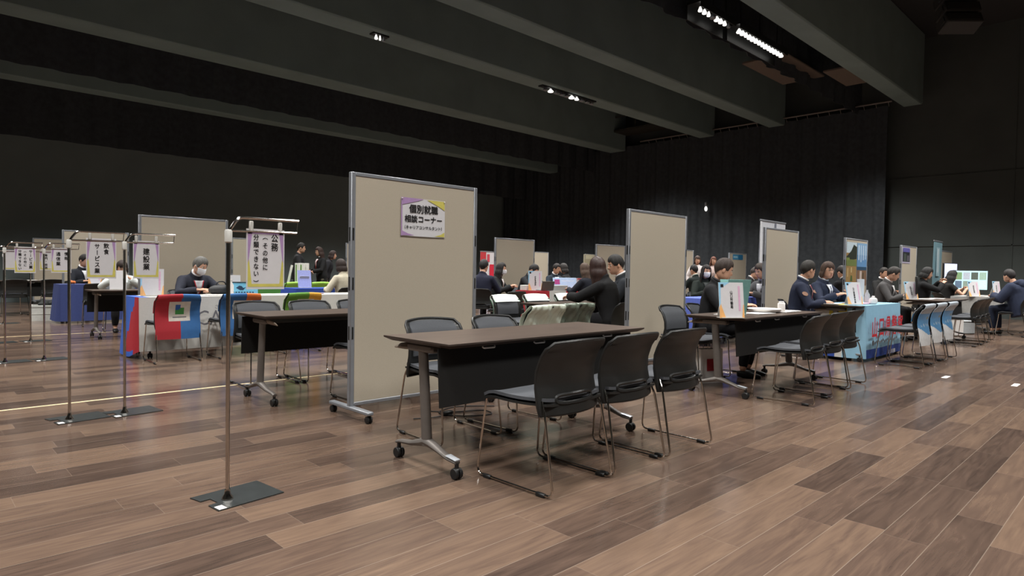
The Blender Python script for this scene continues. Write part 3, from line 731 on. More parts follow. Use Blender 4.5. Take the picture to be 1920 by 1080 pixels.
    if emblem:
        Sh = P(.172*sw, -.006, .418); 
        for s in (-1, 1):
            Sh = P(s*.172*sw, -.006, .418); E2, _ = ik(Sh, Vector(hands[0 if s < 0 else 1]), .285*sc, .245*sc, Vector(poles[0 if s < 0 else 1]) if poles else Vector((s*.8, -.5, -.7)))
            c = Sh+(E2-Sh)*.38; o = Vector((s, .15, .1)).normalized(); X = frame(c+o*.072*sc, o.cross(Vector((0, 0, 1))), (E2-Sh)*-1)
            e = MB(); e.lathe([(.034, -.003), (.034, .003)], n=16, X=X); e.lathe([(.022, .003), (.022, .005)], n=16, m=1, X=X); e.build('sleeve_emblem', [mat('emblem_brown', (128, 92, 70), .6), mat('emblem_gold', (196, 170, 120), .6)], r)
    return r
# ---------------------------------------------------------------- display boards, on the hall's booth grid
for x, y, l in [
    (2.37, 4.15, 'nearest tall beige display board carrying the counselling corner notice'),
    (5.76, 4.15, 'plain tall beige display board behind the short-haired woman at the placard table'),
    (9.12, 4.15, 'beige display board behind the seated uniformed officers'),
    (12.42, 4.15, 'beige display board carrying two tall landscape posters'),
    (15.87, 4.15, 'beige display board carrying one small dark poster'),
    (19.30, 4.15, 'plain beige display board behind the two glowing screens'),
    (2.42, 9.95, 'wide beige display board right behind the masked man in a dark suit'),
    (5.76, 9.95, 'beige display board hidden behind the nearest board'),
    (9.10, 9.95, 'beige display board behind the masked long-haired woman in the middle'),
    (12.50, 9.95, 'beige display board peeking out behind the suited man in the middle'),
    (15.93, 9.95, 'beige display board half hidden behind the second nearest plain board'),
    (19.34, 9.95, 'beige display board carrying a small blue poster'),
    (2.45, 15.75, 'beige display board behind the leftmost chrome sign stands'),
    (5.82, 15.75, 'beige display board far behind the nearest hanging sign'),
    (8.88, 15.75, 'beige display board whose lit edge shows left of the nearest board'),
    (15.85, 15.75, 'far narrow beige display board just behind the middle booth'),
    (19.10, 15.75, 'far beige display board carrying a pale poster'),
    (2.68, 21.5, 'farthest beige display board on the left by the back wall')]:
    board(x, y, l)

def notice():
    r = empty('wall_notice', 'white counselling notice with lilac and yellow corners pinned on the nearest beige board', 'notice', (3.01, 4.132, 1.498))
    b = MB(); w, h = .425, .297
    b.sheet(lambda u, v: ((u-.5)*w, -.002-.0015*math.sin(PI*u)*(1-v)**2, (v-.5)*h), 10, 6, .0012)
    X = frame((0, -.0048, 0), (1, 0, 0), (0, 0, 1))
    def quad(p, m, e=.0): b.add([(a, c, e) for a, c in p], [list(range(len(p)))], m, X)
    arc = lambda x0, x1, y0, y1, n=8: [(x0+(x1-x0)*k/n, y0+(y1-y0)*(1-(1-k/n)**2)) for k in range(n+1)]
    quad([(-w/2, h/2), (.0, h/2), (-.06, h*.43), (-.13, h*.37), (-w/2, h*.30)], 1); quad([(-w/2, -h/2+.004), (-.09, -h/2+.008), (-.15, -h*.43), (-w/2, -h*.35)], 1)
    quad([(-w/2, h/2), (-w/2+.010, h/2), (-w/2+.010, -h/2), (-w/2, -h/2)], 1, .0003)
    quad([(w/2-.005, h/2-.004), (w/2-.005, h*.24), (w*.36, h*.33), (w*.22, h*.41), (.03, h/2-.004)], 2); quad([(w/2-.005, -h/2+.006), (w*.25, -h/2+.008), (w*.40, -h*.42), (w/2-.005, -h*.35)], 2)
    text(b, '個別就職', .0, .040, .070, X, 3, .035, 1.0, .0008); text(b, '相談コーナー', .0, -.035, .060, X, 3, .03, 1.02, .0008); text(b, '（キャリアコンサルタント）', .0, -.090, .031, X, 3, .02, 1.0, .0008)
    b.build('sheet', [SHEETW, PURPLE, YELLOW, INK], r, flat=True)
    for s in (-1, 1):
        p = MB(); p.ball((s*w*.48, -.008, h*.47), (.006, .005, .006)); p.build('push_pin', WHITE, r)
notice()

# ---------------------------------------------------------------- posters and roll-up banners
def poster(x, y, z, w, h, label, rects, base, name='poster'):
    """flat print hung on a board; rects = (x0, y0, x1, y1, colour) in 0..1"""
    b = MB(); b.box((0, 0, 0), (w, .003, h)); X = frame((-w/2, -.002, -h/2), (1, 0, 0), (0, 0, 1)); ms = [mat('print_%d_%d_%d' % base, base, .5)]
    for i, (p, c) in enumerate(rects):
        k = 'print_%d_%d_%d' % c; mm = mat(k, c, .5)
        if mm not in ms: ms.append(mm)
        b.add([(a*w, q*h, .0003+.0002*i) for a, q in p], [list(range(len(p)))], ms.index(mm), X)
    o = b.build(name, ms, flat=True); o.location = (x, y, z); return tag(o, label, 'poster')
R_ = lambda x0, y0, x1, y1: [(x0, y0), (x1, y0), (x1, y1), (x0, y1)]
poster(12.73, 4.131, 1.32, .54, .80, 'tall landscape poster of brown fields under dark trees, left of two on the board',
       [(R_(0, .75, 1, 1), (190, 206, 214)), ([(0, .55), (1, .62), (1, .9), (.7, .95), (.45, .80), (.2, .72), (0, .66)], (44, 50, 40)), (R_(0, .45, 1, .6), (106, 118, 66)), ([(.4, .1), (.62, .1), (.6, .22), (.45, .24)], (74, 96, 50)),
        (R_(.1, .2, .2, .4), (186, 160, 112)), (R_(.45, .3, .55, .42), (196, 178, 130)), (R_(0, .58, .3, .64), (120, 136, 70))], (150, 120, 74))
poster(13.30, 4.131, 1.32, .54, .80, 'tall poster with blue sky and sea, right of two on the board',
       [(R_(0, .38, 1, 1), (96, 140, 184)), (R_(0, .72, 1, 1), (128, 166, 200)), (R_(0, .36, 1, .44), (44, 74, 100)), (R_(0, 0, 1, .36), (120, 92, 70)), (R_(.3, .1, .5, .34), (190, 176, 168)), (R_(.6, .0, .7, .3), (66, 60, 44)),
        (R_(.12, .6, .2, .95), (214, 224, 232)), (R_(.35, .55, .43, .95), (190, 208, 224)), (R_(.58, .6, .66, .95), (200, 214, 228)), (R_(.8, .62, .88, .95), (190, 208, 224))], (96, 140, 184))
poster(16.22, 4.131, 1.575, .62, .36, 'small dark photographic poster with lilac border on a far board',
       [(R_(.06, .1, .94, .88), (40, 42, 46)), (R_(.2, .1, .5, .6), (70, 78, 72)), (R_(.1, .7, .9, .95), (96, 92, 160)), (R_(.6, .15, .85, .5), (92, 88, 96))], (168, 160, 178))
poster(19.92, 9.931, 1.66, .70, .17, 'small blue notice in two halves on a far beige board', [(R_(0, 0, .55, 1), (70, 138, 176)), (R_(.55, 0, 1, 1), (40, 108, 150)), (R_(.06, .35, .48, .65), (150, 196, 216))], (70, 138, 176))
poster(19.33, 15.731, 1.55, .62, .46, 'pale beige poster on the farthest middle board', [(R_(.1, .1, .9, .6), (168, 158, 132)), (R_(.2, .65, .8, .9), (196, 188, 160))], (186, 178, 152))

def banner(x, y, w, h, label, base, rects, rz=0):
    r = empty('roll_up_banner', label, 'banner', (x, y, 0), math.radians(rz)); ms = [mat('print_%d_%d_%d' % base, base, .5)]
    b = MB(); b.sheet(lambda u, v: ((u-.5)*w, .012*math.sin(v*PI), .06+(h-.06)*v), 4, 14, .002); X = frame((-w/2, -.006, .06), (1, 0, 0), (0, 0, 1))
    for i, (p, c) in enumerate(rects):
        mm = mat('print_%d_%d_%d' % c, c, .5)
        if mm not in ms: ms.append(mm)
        b.add([(a*w, q*(h-.06), .0003+.0002*i) for a, q in p], [list(range(len(p)))], ms.index(mm), X)
    b.build('print', ms, r, flat=True)
    b = MB(); b.box((0, 0, h), (w+.02, .02, .03), b=.004); b.build('top_bar', ALU, r)
    b = MB(); b.box((0, .01, .035), (w+.04, .10, .07), b=.02); b.box((0, .01, .006), (w*.3, .34, .012), b=.003); b.build('base', ALU, r)
    b = MB(); b.sweep([(0, .03, .05), (0, .03, h)], .008); b.build('support_pole', DKALU, r)
banner(10.70, 4.72, .98, 1.99, 'white roll-up banner rising above the board behind the officers', (206, 208, 214), [(R_(.55, .93, .62, .99), (120, 124, 136)), (R_(.0, .0, .06, 1), (226, 228, 232)), (R_(.2, .4, .8, .7), (150, 170, 190))])
banner(18.65, 4.06, .84, 1.99, 'tall pale blue roll-up banner standing left of the glowing screens', (132, 168, 180), [(R_(.3, .55, .7, .92), (166, 196, 206)), (R_(.0, .2, 1, .4), (112, 138, 136)), (R_(.42, .6, .58, .9), (206, 222, 228))])
banner(13.97, 15.6, .66, 1.71, 'red and white roll-up banner behind the person in dark blue', (206, 202, 204), [(R_(0, .78, .38, 1), (186, 60, 66)), (R_(.62, .5, 1, .75), (196, 40, 60)), (R_(0, .3, .7, .5), (120, 150, 190)), ([(.45, .8), (.62, .8), (.62, .95), (.45, .95)], (190, 70, 84)), (R_(0, 0, 1, .2), (150, 160, 190))])

# ---------------------------------------------------------------- sign stands
SX = [(1.11, 3.04, 'nearest chrome sign stand on a dark steel base plate'), (.87, 5.335, 'left of the two chrome sign stands standing side by side in the middle distance'), (1.205, 5.32, 'right of the two chrome sign stands standing side by side in the middle distance'),
      (.86, 8.87, 'leftmost chrome sign stand of the farther pair'), (1.21, 8.87, 'right chrome sign stand of the farther pair'), (1.36, 11.1, 'thin chrome sign stand between the poles of the farther pair'), (.98, 11.1, 'chrome sign stand mostly hidden behind the leftmost stand'), (1.40, 14.6, 'farthest slim chrome sign stand on the left')]
for x, y, l in SX: stand(x, y, l)
hanging_sign(1.285, 3.04, 1.272, .185, .288, [('公務', .043, .122, .041, .0430), ('（その他に', -.003, .114, .031, .0345), ('分類できない）', -.047, .118, .031, .0345)], 'nearest hanging sign for public service with three columns of black characters')
hanging_sign(1.063, 5.335, 1.278, .185, .288, [('飲食', .030, .110, .040, .0425), ('サービス業', -.026, .105, .040, .0435)], 'hanging sign for food service on the left of the middle pair of stands')
hanging_sign(1.347, 5.32, 1.272, .175, .280, [('建設業', 0, .085, .054, .056)], 'hanging sign for construction with three large characters')
hanging_sign(1.040, 8.87, 1.275, .190, .290, [('サービス業', .050, .112, .040, .043), ('（その他に', .0, .105, .032, .037), ('分類できない', -.047, .112, .034, .038)], 'hanging sign with three columns of characters on the leftmost stand')
hanging_sign(1.372, 8.87, 1.275, .190, .285, [('情報', .048, .095, .045, .050), ('通信業', -.028, .095, .050, .055)], 'hanging sign for information and communication left of the food service sign')
hanging_sign(1.56, 11.1, 1.275, .19, .275, [('学術研究', .05, .09, .036, .040), ('専門・技術', -.02, .09, .040, .044)], 'hanging sign partly hidden behind the information and communication sign')
hanging_sign(1.155, 11.1, 1.275, .19, .275, [], 'hanging sign whose left edge shows behind the leftmost sign')

# ---------------------------------------------------------------- row A, first booth (nearest)
table(2.87, 2.83, 0, 'nearest dark brown folding table with black modesty panel in front of the counselling board')
chair(2.47, 2.285, 1, 'nearest black stacking chair seen from behind, leftmost of three at the nearest table')
chair(2.975, 2.285, 0, 'middle of three black stacking chairs seen from behind at the nearest table')
chair(3.50, 2.275, -1, 'rightmost of three black stacking chairs seen from behind at the nearest table')
chair(2.64, 3.315, 177, 'grey-backed chair facing us across the nearest table, left of two')
chair(3.215, 3.30, 183, 'grey-backed chair facing us across the nearest table, right of two')
# second booth
table(6.12, 2.83, 0, 'dark table with a white placard and a short-haired woman seated behind')
for x, y, rz, l in [(5.70, 2.30, 2, 'leftmost black chair on the near side of the short-haired woman\'s table'), (6.31, 2.36, 0, 'middle black chair on the near side of the short-haired woman\'s table'), (6.86, 2.40, -2, 'rightmost black chair on the near side of the short-haired woman\'s table'),
                    (5.83, 3.42, 180, 'empty grey-backed chair left of the short-haired woman')]: chair(x, y, rz, l)
# police booth
table(9.60, 3.0, 0, 'folding table hidden under the light blue police cloth')
for x, l in [(8.98, 'chair under the nearest of three blue landscape chair covers'), (9.56, 'chair under the middle of three blue landscape chair covers'), (10.16, 'chair under the farthest of three blue landscape chair covers')]: chair(x, 2.27, 0, l)
# fourth and fifth booths
table(13.05, 2.83, 0, 'dark table in front of the man in a grey suit')
for x, y, l in [(12.52, 2.34, 'leftmost black chair in the row before the two glowing screens'), (13.08, 2.36, 'middle black chair in the row before the two glowing screens'), (13.66, 2.40, 'rightmost black chair in the row before the two glowing screens')]: chair(x, y, 0, l)

table(16.40, 2.83, 0, 'far right table with papers before the woman looking at her phone')
for x, y, rz, l in [(16.4, 2.25, 0, 'black chair at the right edge beyond the puffy jacket')]: chair(x, y, rz, l)


# row B
table(2.90, 5.13, 180, 'dark table with tilted legs left of the nearest board')
for x, y, l in [(2.50, 5.93, 'leftmost grey-backed chair facing us behind the table left of the nearest board'), (3.04, 5.92, 'middle grey-backed chair facing us behind the table left of the nearest board'), (3.56, 5.90, 'rightmost grey-backed chair half cut off by the edge of the nearest board')]: chair(x, y, 180, l)
chair(2.90, 4.70, 0, 'black chair seen from behind, tucked beside the left edge of the nearest board')
table(6.25, 5.13, 180, 'table the long-haired woman works at')
for x, l in [(5.86, 'dark chair under the leftmost of three bright white covers'), (6.46, 'dark chair under the middle of three bright white covers'), (7.10, 'dark chair under the rightmost of three bright white covers')]: chair(x, 5.98, 180, l)


chair(4.50, 4.40, 2, 'chair under the crumpled clear plastic cover'); chair(5.04, 4.47, -6, 'chair under the dim clear plastic sheet beside the long-haired woman')
table(9.62, 5.13, 180, 'table under the blue cloth behind the second nearest board')

# row C
table(2.92, 8.6, 0, 'table under the red, white and blue cloth'); table(4.74, 8.6, 0, 'table standing right of the red, white and blue cloth')
for x, l in [(2.29, 'chair under the red and blue cover'), (2.985, 'chair under the blue and orange cover'), (3.78, 'chair under the green and yellow cover')]: chair(x, 7.97, 0, l)

table(9.62, 8.6, 0, 'table under the red and white cloth in the middle')
for x, y, rz, l in [(7.30, 7.65, 0, 'dark empty chair between the nearest board and the white covered chairs')]: chair(x, y, rz, l)
# row D
table(2.92, 11.15, 180, 'plain dark table behind the left sign stands'); table(6.02, 11.15, 180, 'table under the plain blue cloth')


# row E
table(3.05, 14.4, 0, 'table under the blue cloth at the far left'); table(6.27, 14.4, 0, 'table under the green cloth')
chair(2.62, 13.4, -8, 'dark chair in front of the blue cloth at the far left'); 
for x, l in [(6.40, 'chair under the left lime green cover'), (6.99, 'chair under the right lime green cover')]: chair(x, 13.75, 0, l)
table(2.3, 17.6, 0, 'dark far left table with bright white sheets'); chair(1.75, 16.9, 10, 'dark chair at the far left table, left of two'); chair(2.5, 16.95, -12, 'dark chair at the far left table, right of two')

# ---------------------------------------------------------------- tablecloths
def tablecloth(x0, x1, y0, y1, hem, label, mats, fn, back=False, z=TZ+.006, fold=.016, fseed=0, decor=None, lhem=None):
    b = MB(); nx, D = 48, y1-y0; random.seed(fseed)
    ph = [random.uniform(0, 6) for _ in range(4)]
    wav = lambda t, d: fold*d*(math.sin(t*9+ph[0])+.6*math.sin(t*17+ph[1])+.4*math.sin(t*31+ph[2]))
    H = z-hem; nh = 12
    def front(u, v):        # v 0 hem .. 1 edge
        x = x0+(x1-x0)*u; d = 1-v; e = min(1, u*8, (1-u)*8); return (x, y0-.012-abs(wav(x, d))*e-.02*d, z-H*d)
    b.sheet(front, nx, nh, .003)
    b.sheet(lambda u, v: (x0+(x1-x0)*u, y0-.012+(D+.012)*v, z), nx, 8, .003)
    if back: b.sheet(lambda u, v: (x0+(x1-x0)*u, y1+.012+abs(wav(u*3, 1-v)), z-H*(1-v)), nx, nh, .003)
    lh = z-(lhem if lhem is not None else hem)
    for s, xx in ((-1, x0), (1, x1)):
        b.sheet(lambda u, v: (xx+s*min(1, u*5)*(.004+abs(wav(u*2+s, 1-v))+.05*(1-v)), y0-.012-.02*(1-v)*(1-u)+(D+.012)*u, z-(H+(lh-H)*min(1, u*4))*(1-v)), 14, nh, .003)
    for i, f in enumerate(b.f):
        c = sum((b.v[k] for k in f), Vector())/len(f); b.m[i] = fn(c.x, c.y, c.z)
    if decor: decor(b)
    o = b.build('tablecloth', mats, ang=60); return tag(o, label, 'tablecloth')
REDC = mat('red_cloth', (164, 38, 48), .75, var=.04, scale=90); BLUEC = mat('blue_cloth', (52, 92, 178), .75, var=.04, scale=90); WHITEC = mat('white_cloth', (196, 194, 188), .75, var=.03, scale=60)
LBLUE = mat('light_blue_cloth', (140, 182, 204), .55, var=.03, scale=20); NAVYC = mat('deep_blue_cloth', (44, 72, 150), .6); YELC = mat('yellow_cloth', (206, 190, 70), .65); GREENC = mat('green_cloth', (64, 120, 50), .7); LIME = mat('lime_cloth', (168, 226, 96), .6); ROYAL = mat('royal_blue_cloth', (44, 74, 160), .7); DULLB = mat('dull_blue_cloth', (50, 62, 112), .8); MIDB = mat('periwinkle_cloth', (92, 110, 196), .65)
POLRED = mat('red_print', (186, 34, 46), .6)
CX0 = 2.02
def c1(x, y, z):
    if x < CX0+.012 and z < TZ-.004: return 1 if y > 8.40+.62*(TZ-z)*.7 or z < .075 else 0
    if z > TZ-.004 and x < CX0+.10: return 1
    return 2
def c1_text(b):
    X = frame((2.84, 8.235, .44), (1, 0, 0), (0, 0, 1)); text(b, 'CAP', 0, -.07, .26, X, 3, .0, .85, .004); 
    text(b, 'さん', .06, .13, .06, X, 3, .0, 1, .004)
tablecloth(CX0, 3.84, 8.3, 8.9, .09, 'white tablecloth with red and blue end hanging behind the colourful chair covers', [REDC, BLUEC, WHITEC, GREYINK], c1, fseed=3, decor=c1_text, lhem=.02)
tablecloth(3.86, 5.62, 8.3, 8.9, .30, 'plain white cloth on the table right of the tricolour one', [WHITEC], lambda x, y, z: 0, fseed=31)
def pol(x, y, z):
    if y > 2.68 and x < 8.87:
        return 1 if (z < .52 and y > 3.05) else (2 if z > .38 and 2.9 < y < 3.12 else (0 if y < 2.92 else 3))
    if z < .155 and y < 2.7: return 1
    if z > TZ and x < 9.3 and y > 3.0: return 2
    return 0
def pol_text(b):
    X = frame((9.575, 2.641, 0), (1, 0, 0), (0, 0, 1))
    for k, ch in enumerate('山口県警察'): text(b, ch, -.54+.275*k, .325, .285, X, 4, .03, .85, .012)
    for k in range(15): b.box((-.50+k*.066, .235+.010*(k % 3), .008), (.040, .034, .004), 5, X)
    b.lathe([(.034, .006), (.034, .010)], (-.58, .24, 0), 14, 5, 'z', X); text(b, '山口県警察', .20, .058, .062, X, 6, .02, 1.0, .014)
tablecloth(8.86, 10.32, 2.70, 3.3, .04, 'light blue police tablecloth with large red characters', [LBLUE, NAVYC, YELC, WHITEC, POLRED, GREYINK, WHITE], pol, fseed=5, fold=.009, decor=pol_text)
tablecloth(8.72, 10.5, 8.3, 8.9, .12, 'red tablecloth with a white runner in the middle booth', [REDC, WHITEC], lambda x, y, z: 1 if (9.0 < x < 9.5 or x > 10.0) else 0, fseed=6)
tablecloth(5.14, 6.90, 10.85, 11.45, .12, 'plain blue tablecloth beside the woman in a cream sweater', [ROYAL], lambda x, y, z: 0, back=True, fseed=7)
tablecloth(5.38, 7.14, 14.1, 14.7, .12, 'dark green tablecloth behind the lime chair covers', [GREENC], lambda x, y, z: 0, fseed=8)
tablecloth(2.16, 3.92, 14.1, 14.7, .04, 'blue tablecloth on the table at the far left', [DULLB], lambda x, y, z: 0, fseed=9)
tablecloth(8.73, 10.5, 4.83, 5.43, .12, 'periwinkle blue tablecloth behind the second nearest board', [MIDB], lambda x, y, z: 0, back=True, fseed=10)
GREYC = mat('pale_grey_cloth', (150, 148, 144), .7)
tablecloth(15.50, 17.28, 2.53, 3.13, .42, 'pale grey cloth on the far right table', [GREYC], lambda x, y, z: 0, fseed=11, lhem=.38)

# ---------------------------------------------------------------- chair covers
def chair_cover(x, y, rz, label, mats, fn, zlow=.33, zfront=.52, w=.236, decor=None, crumple=0.0, name='chair_cover'):
    b = MB(); path = []
    for v in (0, .2, .4, .6, .8, .95):
        p = back_pt(0, .25+.75*v, .034); path.append((p.y, p.z))
    path = [q for q in path if q[1] >= zfront]
    path += [(-.262, .775), (-.285, .778), (-.302, .765)]
    for v in (.9, .75, .6, .45, .3, .15, .02):
        p = back_pt(0, v, -.035); path.append((p.y, p.z))
    path = [q for q in path if q[1] >= zlow or q[0] > -.25]
    if zlow < .40: path += [(path[-1][0]-.004, .36), (path[-1][0]-.006, zlow)]
    Ls = [0]
    for i in range(1, len(path)): Ls.append(Ls[-1]+math.hypot(path[i][0]-path[i-1][0], path[i][1]-path[i-1][1]))
    def fn_(u, v):
        t = v*Ls[-1]; i = 0
        while i < len(Ls)-2 and Ls[i+1] < t: i += 1
        k = (t-Ls[i])/(Ls[i+1]-Ls[i]); yy = path[i][0]*(1-k)+path[i+1][0]*k; zz = path[i][1]*(1-k)+path[i+1][1]*k; q = u*2-1
        cr = crumple*(math.sin(q*9+zz*14)+.6*math.sin(q*21-zz*31)+.5*math.sin(zz*40+q*5))
        kk = 1-.08*max(0, zz-.70)/.07
        return (q*w*kk, yy+.045*q*q*.9-cr*(1 if yy < -.2 else 0), zz-.010*q*q*(zz > .7))
    b.sheet(fn_, 36, 64, .003)
    for i, f in enumerate(b.f):
        c = sum((b.v[k] for k in f), Vector())/len(f); b.m[i] = fn(c.x/w, c.z, c.y)
    o = b.build(name, mats, ang=70); o.location = (x, y, 0); o.rotation_euler = (0, 0, math.radians(rz)); return tag(o, label, 'chair cover')
ORG = mat('orange_cloth', (206, 110, 50), .7); LEAF = mat('leaf_green_cloth', (96, 146, 52), .7); AMB = mat('amber_cloth', (214, 160, 56), .7); CREAM = mat('cream_patch', (206, 200, 190), .7); LOGB = mat('logo_blue', (44, 90, 160), .6); LOGG = mat('logo_green', (64, 140, 70), .6); CBLUE = mat('mid_blue_cloth', (50, 100, 156), .7)
def flag(mx):
    def f(u, z, y):
        back = y < -.19
        if back and -.47 < u < .50 and .47 < z < .69:
            if -.18 < u < .22 and .545 < z < .655: return 3 if (u < .06 and z > .61) or (u < .0 and z > .60) else (4 if z < .62 or u < .0 else 2)
            if -.30 < u < .34 and .505 < z < .518: return 5
            return 2
        return mx(u, z)
    return f
chair_cover(2.29, 7.97, 0, 'red and blue chair cover with a square blue and green emblem patch', [REDC, CBLUE, CREAM, LOGB, LOGG, GREYINK], flag(lambda u, z: 0 if u < .08 else 1), .27)
chair_cover(2.985, 7.97, 0, 'blue and orange chair cover with an emblem patch, beside the red one', [CBLUE, ORG, CREAM, LOGB, LOGG, GREYINK], flag(lambda u, z: 1 if (u > .15 and z > .69) else 0), .27)
chair_cover(3.78, 7.97, 0, 'green and amber chair cover showing above the grey-backed chairs', [LEAF, AMB, CREAM, LOGB, LOGG, GREYINK], flag(lambda u, z: 1 if u > .15 else 0), .325)
SEAP = mat('sea_print', (84, 134, 176), .4); HILITE = mat('silver_highlight', (168, 176, 184), .4); SANDP = mat('pale_sand_print', (196, 196, 196), .4); DOTP = mat('khaki_dot', (130, 130, 104), .5); LETP = mat('pale_letter', (150, 170, 186), .5)
def sea(u, z, y):
    if z > .66: return 1  # silver highlight painted into the colour along the cover's top
    if z < .42+.09*max(0, -u)**2-.06*u*.3 and z < .36+.12*(u*.5+.5)**2*0+.10*abs(min(u, 0))+.03: return 2
    if (u)**2+((z-.60)/.05)**2*.4 < .035: return 3
    if .50 < z < .535 and abs(u) < .75 and math.sin(u*26)+math.sin(u*17+z*90) > .2: return 4
    return 0
for x, l in [(8.98, 'blue sea-print chair cover nearest of the three hanging on the police booth chairs'), (9.56, 'blue sea-print chair cover in the middle of the three on the police booth chairs'), (10.16, 'blue sea-print chair cover farthest of the three on the police booth chairs')]:
    chair_cover(x, 2.27, 0, l, [SEAP, HILITE, SANDP, DOTP, LETP], sea, .27)
BRW = mat('bright_white_cover', (232, 238, 230), .5, var=.02); MINT = mat('mint_edge', (96, 132, 108), .6)
for x, l in [(5.86, 'bright white chair cover with mint edge, leftmost of three'), (6.46, 'bright white chair cover with mint edge, middle of three'), (7.10, 'bright white chair cover with mint edge, rightmost of three')]:
    chair_cover(x, 5.98, 180, l, [BRW, MINT], lambda u, z, y: 1 if abs(u) > .95 else 0, .40, .655, crumple=.002)
def plastic(name, rgb, tr):
    m = mat(name, rgb, .22, spec=.6, var=.05, scale=9); b = m.node_tree.nodes['Principled BSDF']; b.inputs['Alpha'].default_value = tr; return m
PL1 = plastic('cloudy_plastic', (214, 222, 206), .9); PL2 = plastic('dim_plastic', (120, 130, 116), .72)
chair_cover(4.50, 4.40, 2, 'crumpled cloudy plastic cover on a chair behind the nearest table', [PL1], lambda u, z, y: 0, .36, .45, .27, crumple=.010, name='plastic_cover')
chair_cover(5.04, 4.47, -6, 'dim clear plastic cover on a chair beside the long-haired woman', [PL2], lambda u, z, y: 0, .36, .45, .27, crumple=.012, name='plastic_cover')
chair_cover(6.40, 13.75, 0, 'lime green chair cover, left of two in front of the green table', [LIME], lambda u, z, y: 0, .36)
chair_cover(6.99, 13.75, 0, 'lime green chair cover, right of two in front of the green table', [LIME], lambda u, z, y: 0, .36)
chair(8.75, 6.0, 180, 'chair under the periwinkle blue cover'); chair_cover(8.75, 6.0, 180, 'periwinkle blue chair cover peeking out right of the second nearest board', [MIDB], lambda u, z, y: 0, .4)

# ---------------------------------------------------------------- things on tables and floor
TT = TZ+.001; TC = TZ+.0085
placard(5.18, 2.62, TT, 'white placard with blue corner and orange edge beside the short-haired woman', '山口労働局', .235, .31, -32, 8)
placard(9.02, 2.86, TC, 'white placard leaning on the light blue police table', '山口県警察本部', .225, .30, -32, 14)
placard(12.30, 3.02, TT, 'white placard on the table of the man in a grey suit', '#', .24, .31, -32, 14)
placard(15.50, 2.72, TC, 'white placard in front of the woman with a phone', '#', .26, .31, -32, 12)
placard(17.20, 2.62, TC, 'white placard beside the head of the person in a puffy jacket', '#', .26, .31, -20, 8)
placard(2.24, 8.6, TC, 'white and orange placard on the tricolour tablecloth under the construction sign', '', .25, .33, -20, 6)
placard(3.31, 8.84, TC, 'small white card standing behind the sky blue box', '', .15, .26, -20, 10, tint=False)
placard(8.90, 8.55, TC, 'white placard with pale lettering on the red table before the bending man', '#', .27, .38, -35, 6)
placard(9.95, 8.75, TC, 'smaller white card on the red table in the middle', '', .2, .22, -35, 6, tint=False)
placard(5.43, 11.1, TC, 'lilac card leaning on the blue table, left of the cream sweater', '', .24, .34, -15, 18, tint=False).children[0].data.materials[0] = mat('lilac_card', (150, 158, 214), .5)
placard(2.45, 11.2, TT, 'white card under the food service sign on the dark table', '', .22, .30, -10, 12, tint=False)
placard(2.75, 14.35, TC, 'pale blue card on the blue cloth at the far left', '', .22, .34, -20, 8)

def obj(name, label, cat, loc, rz, mb, mats, group=None, **k):
    o = mb.build(name, mats, **k); o.location = loc; o.rotation_euler = (0, 0, math.radians(rz)); return tag(o, label, cat, group)
def papers(x, y, z, w, d, rz, n, label, seed=0, m=None):
    random.seed(seed); b = MB()
    for k in range(n): b.box((random.uniform(-.006, .006), random.uniform(-.006, .006), .001+.0016*k), (w, d, .0012), 0, Matrix.Rotation(random.uniform(-.04, .04), 4, 'Z'))
    return obj('paper_stack', label, 'paper', (x, y, z), rz, b, m or WHITE, flat=True)
papers(5.62, 2.86, TT, .30, .21, 10, 4, 'white leaflets lying right beside the placard of the short-haired woman', 1)
papers(6.05, 2.80, TT, .30, .21, -6, 3, 'white leaflets lying in the middle of the short-haired woman\'s table', 2)
papers(6.62, 2.83, TT, .42, .30, 4, 5, 'broad white leaflets at the right end of the short-haired woman\'s table', 3)
papers(8.93, 3.14, TC, .30, .22, 8, 4, 'white papers in front of the uniformed woman', 4)
papers(9.45, 2.95, TC, .42, .28, -5, 5, 'colourful leaflets to the right of the police placard', 5, PINKP)
papers(12.75, 2.95, TT, .36, .24, 0, 5, 'white papers in front of the grey-suited man', 6)
papers(13.35, 2.9, TT, .30, .22, 6, 4, 'white papers at the right end of the grey-suited man\'s table', 7)
papers(16.25, 2.85, TC, .42, .30, 3, 6, 'white papers in the middle of the far right table', 8)
papers(3.05, 8.6, TC, .42, .30, 3, 4, 'white papers under the masked man\'s hands', 9)
papers(4.3, 8.6, TC, .30, .21, -8, 6, 'leaflets with coloured print beneath the nearest hanging sign', 10, PINKP)
papers(9.2, 8.75, TC, .34, .25, 4, 12, 'low pile of white papers on the red table left of the placard', 12)
papers(2.05, 17.5, TT, .4, .3, 0, 10, 'bright white sheets on the far left table, left pile', 13); papers(2.55, 17.55, TT, .4, .3, 8, 14, 'bright white sheets on the far left table, right pile', 14)
# dish of the display on the short-haired woman's table
b = MB(); b.lathe([(.09, 0), (.15, .012), (.165, .035), (.155, .04), (.10, .018), (.02, .014)], n=24)
obj('paper_tray', 'round white tray in the middle of the short-haired woman\'s table', 'tray', (6.33, 2.86, TT), 0, b, WHITE)
b = MB(); b.box((0, 0, .05), (.09, .07, .10), b=.012); b.box((0, 0, .104), (.07, .05, .012), b=.004)
obj('tissue_packet', 'small white packet beside the white tray', 'packet', (6.50, 2.76, TT), 20, b, WHITE)
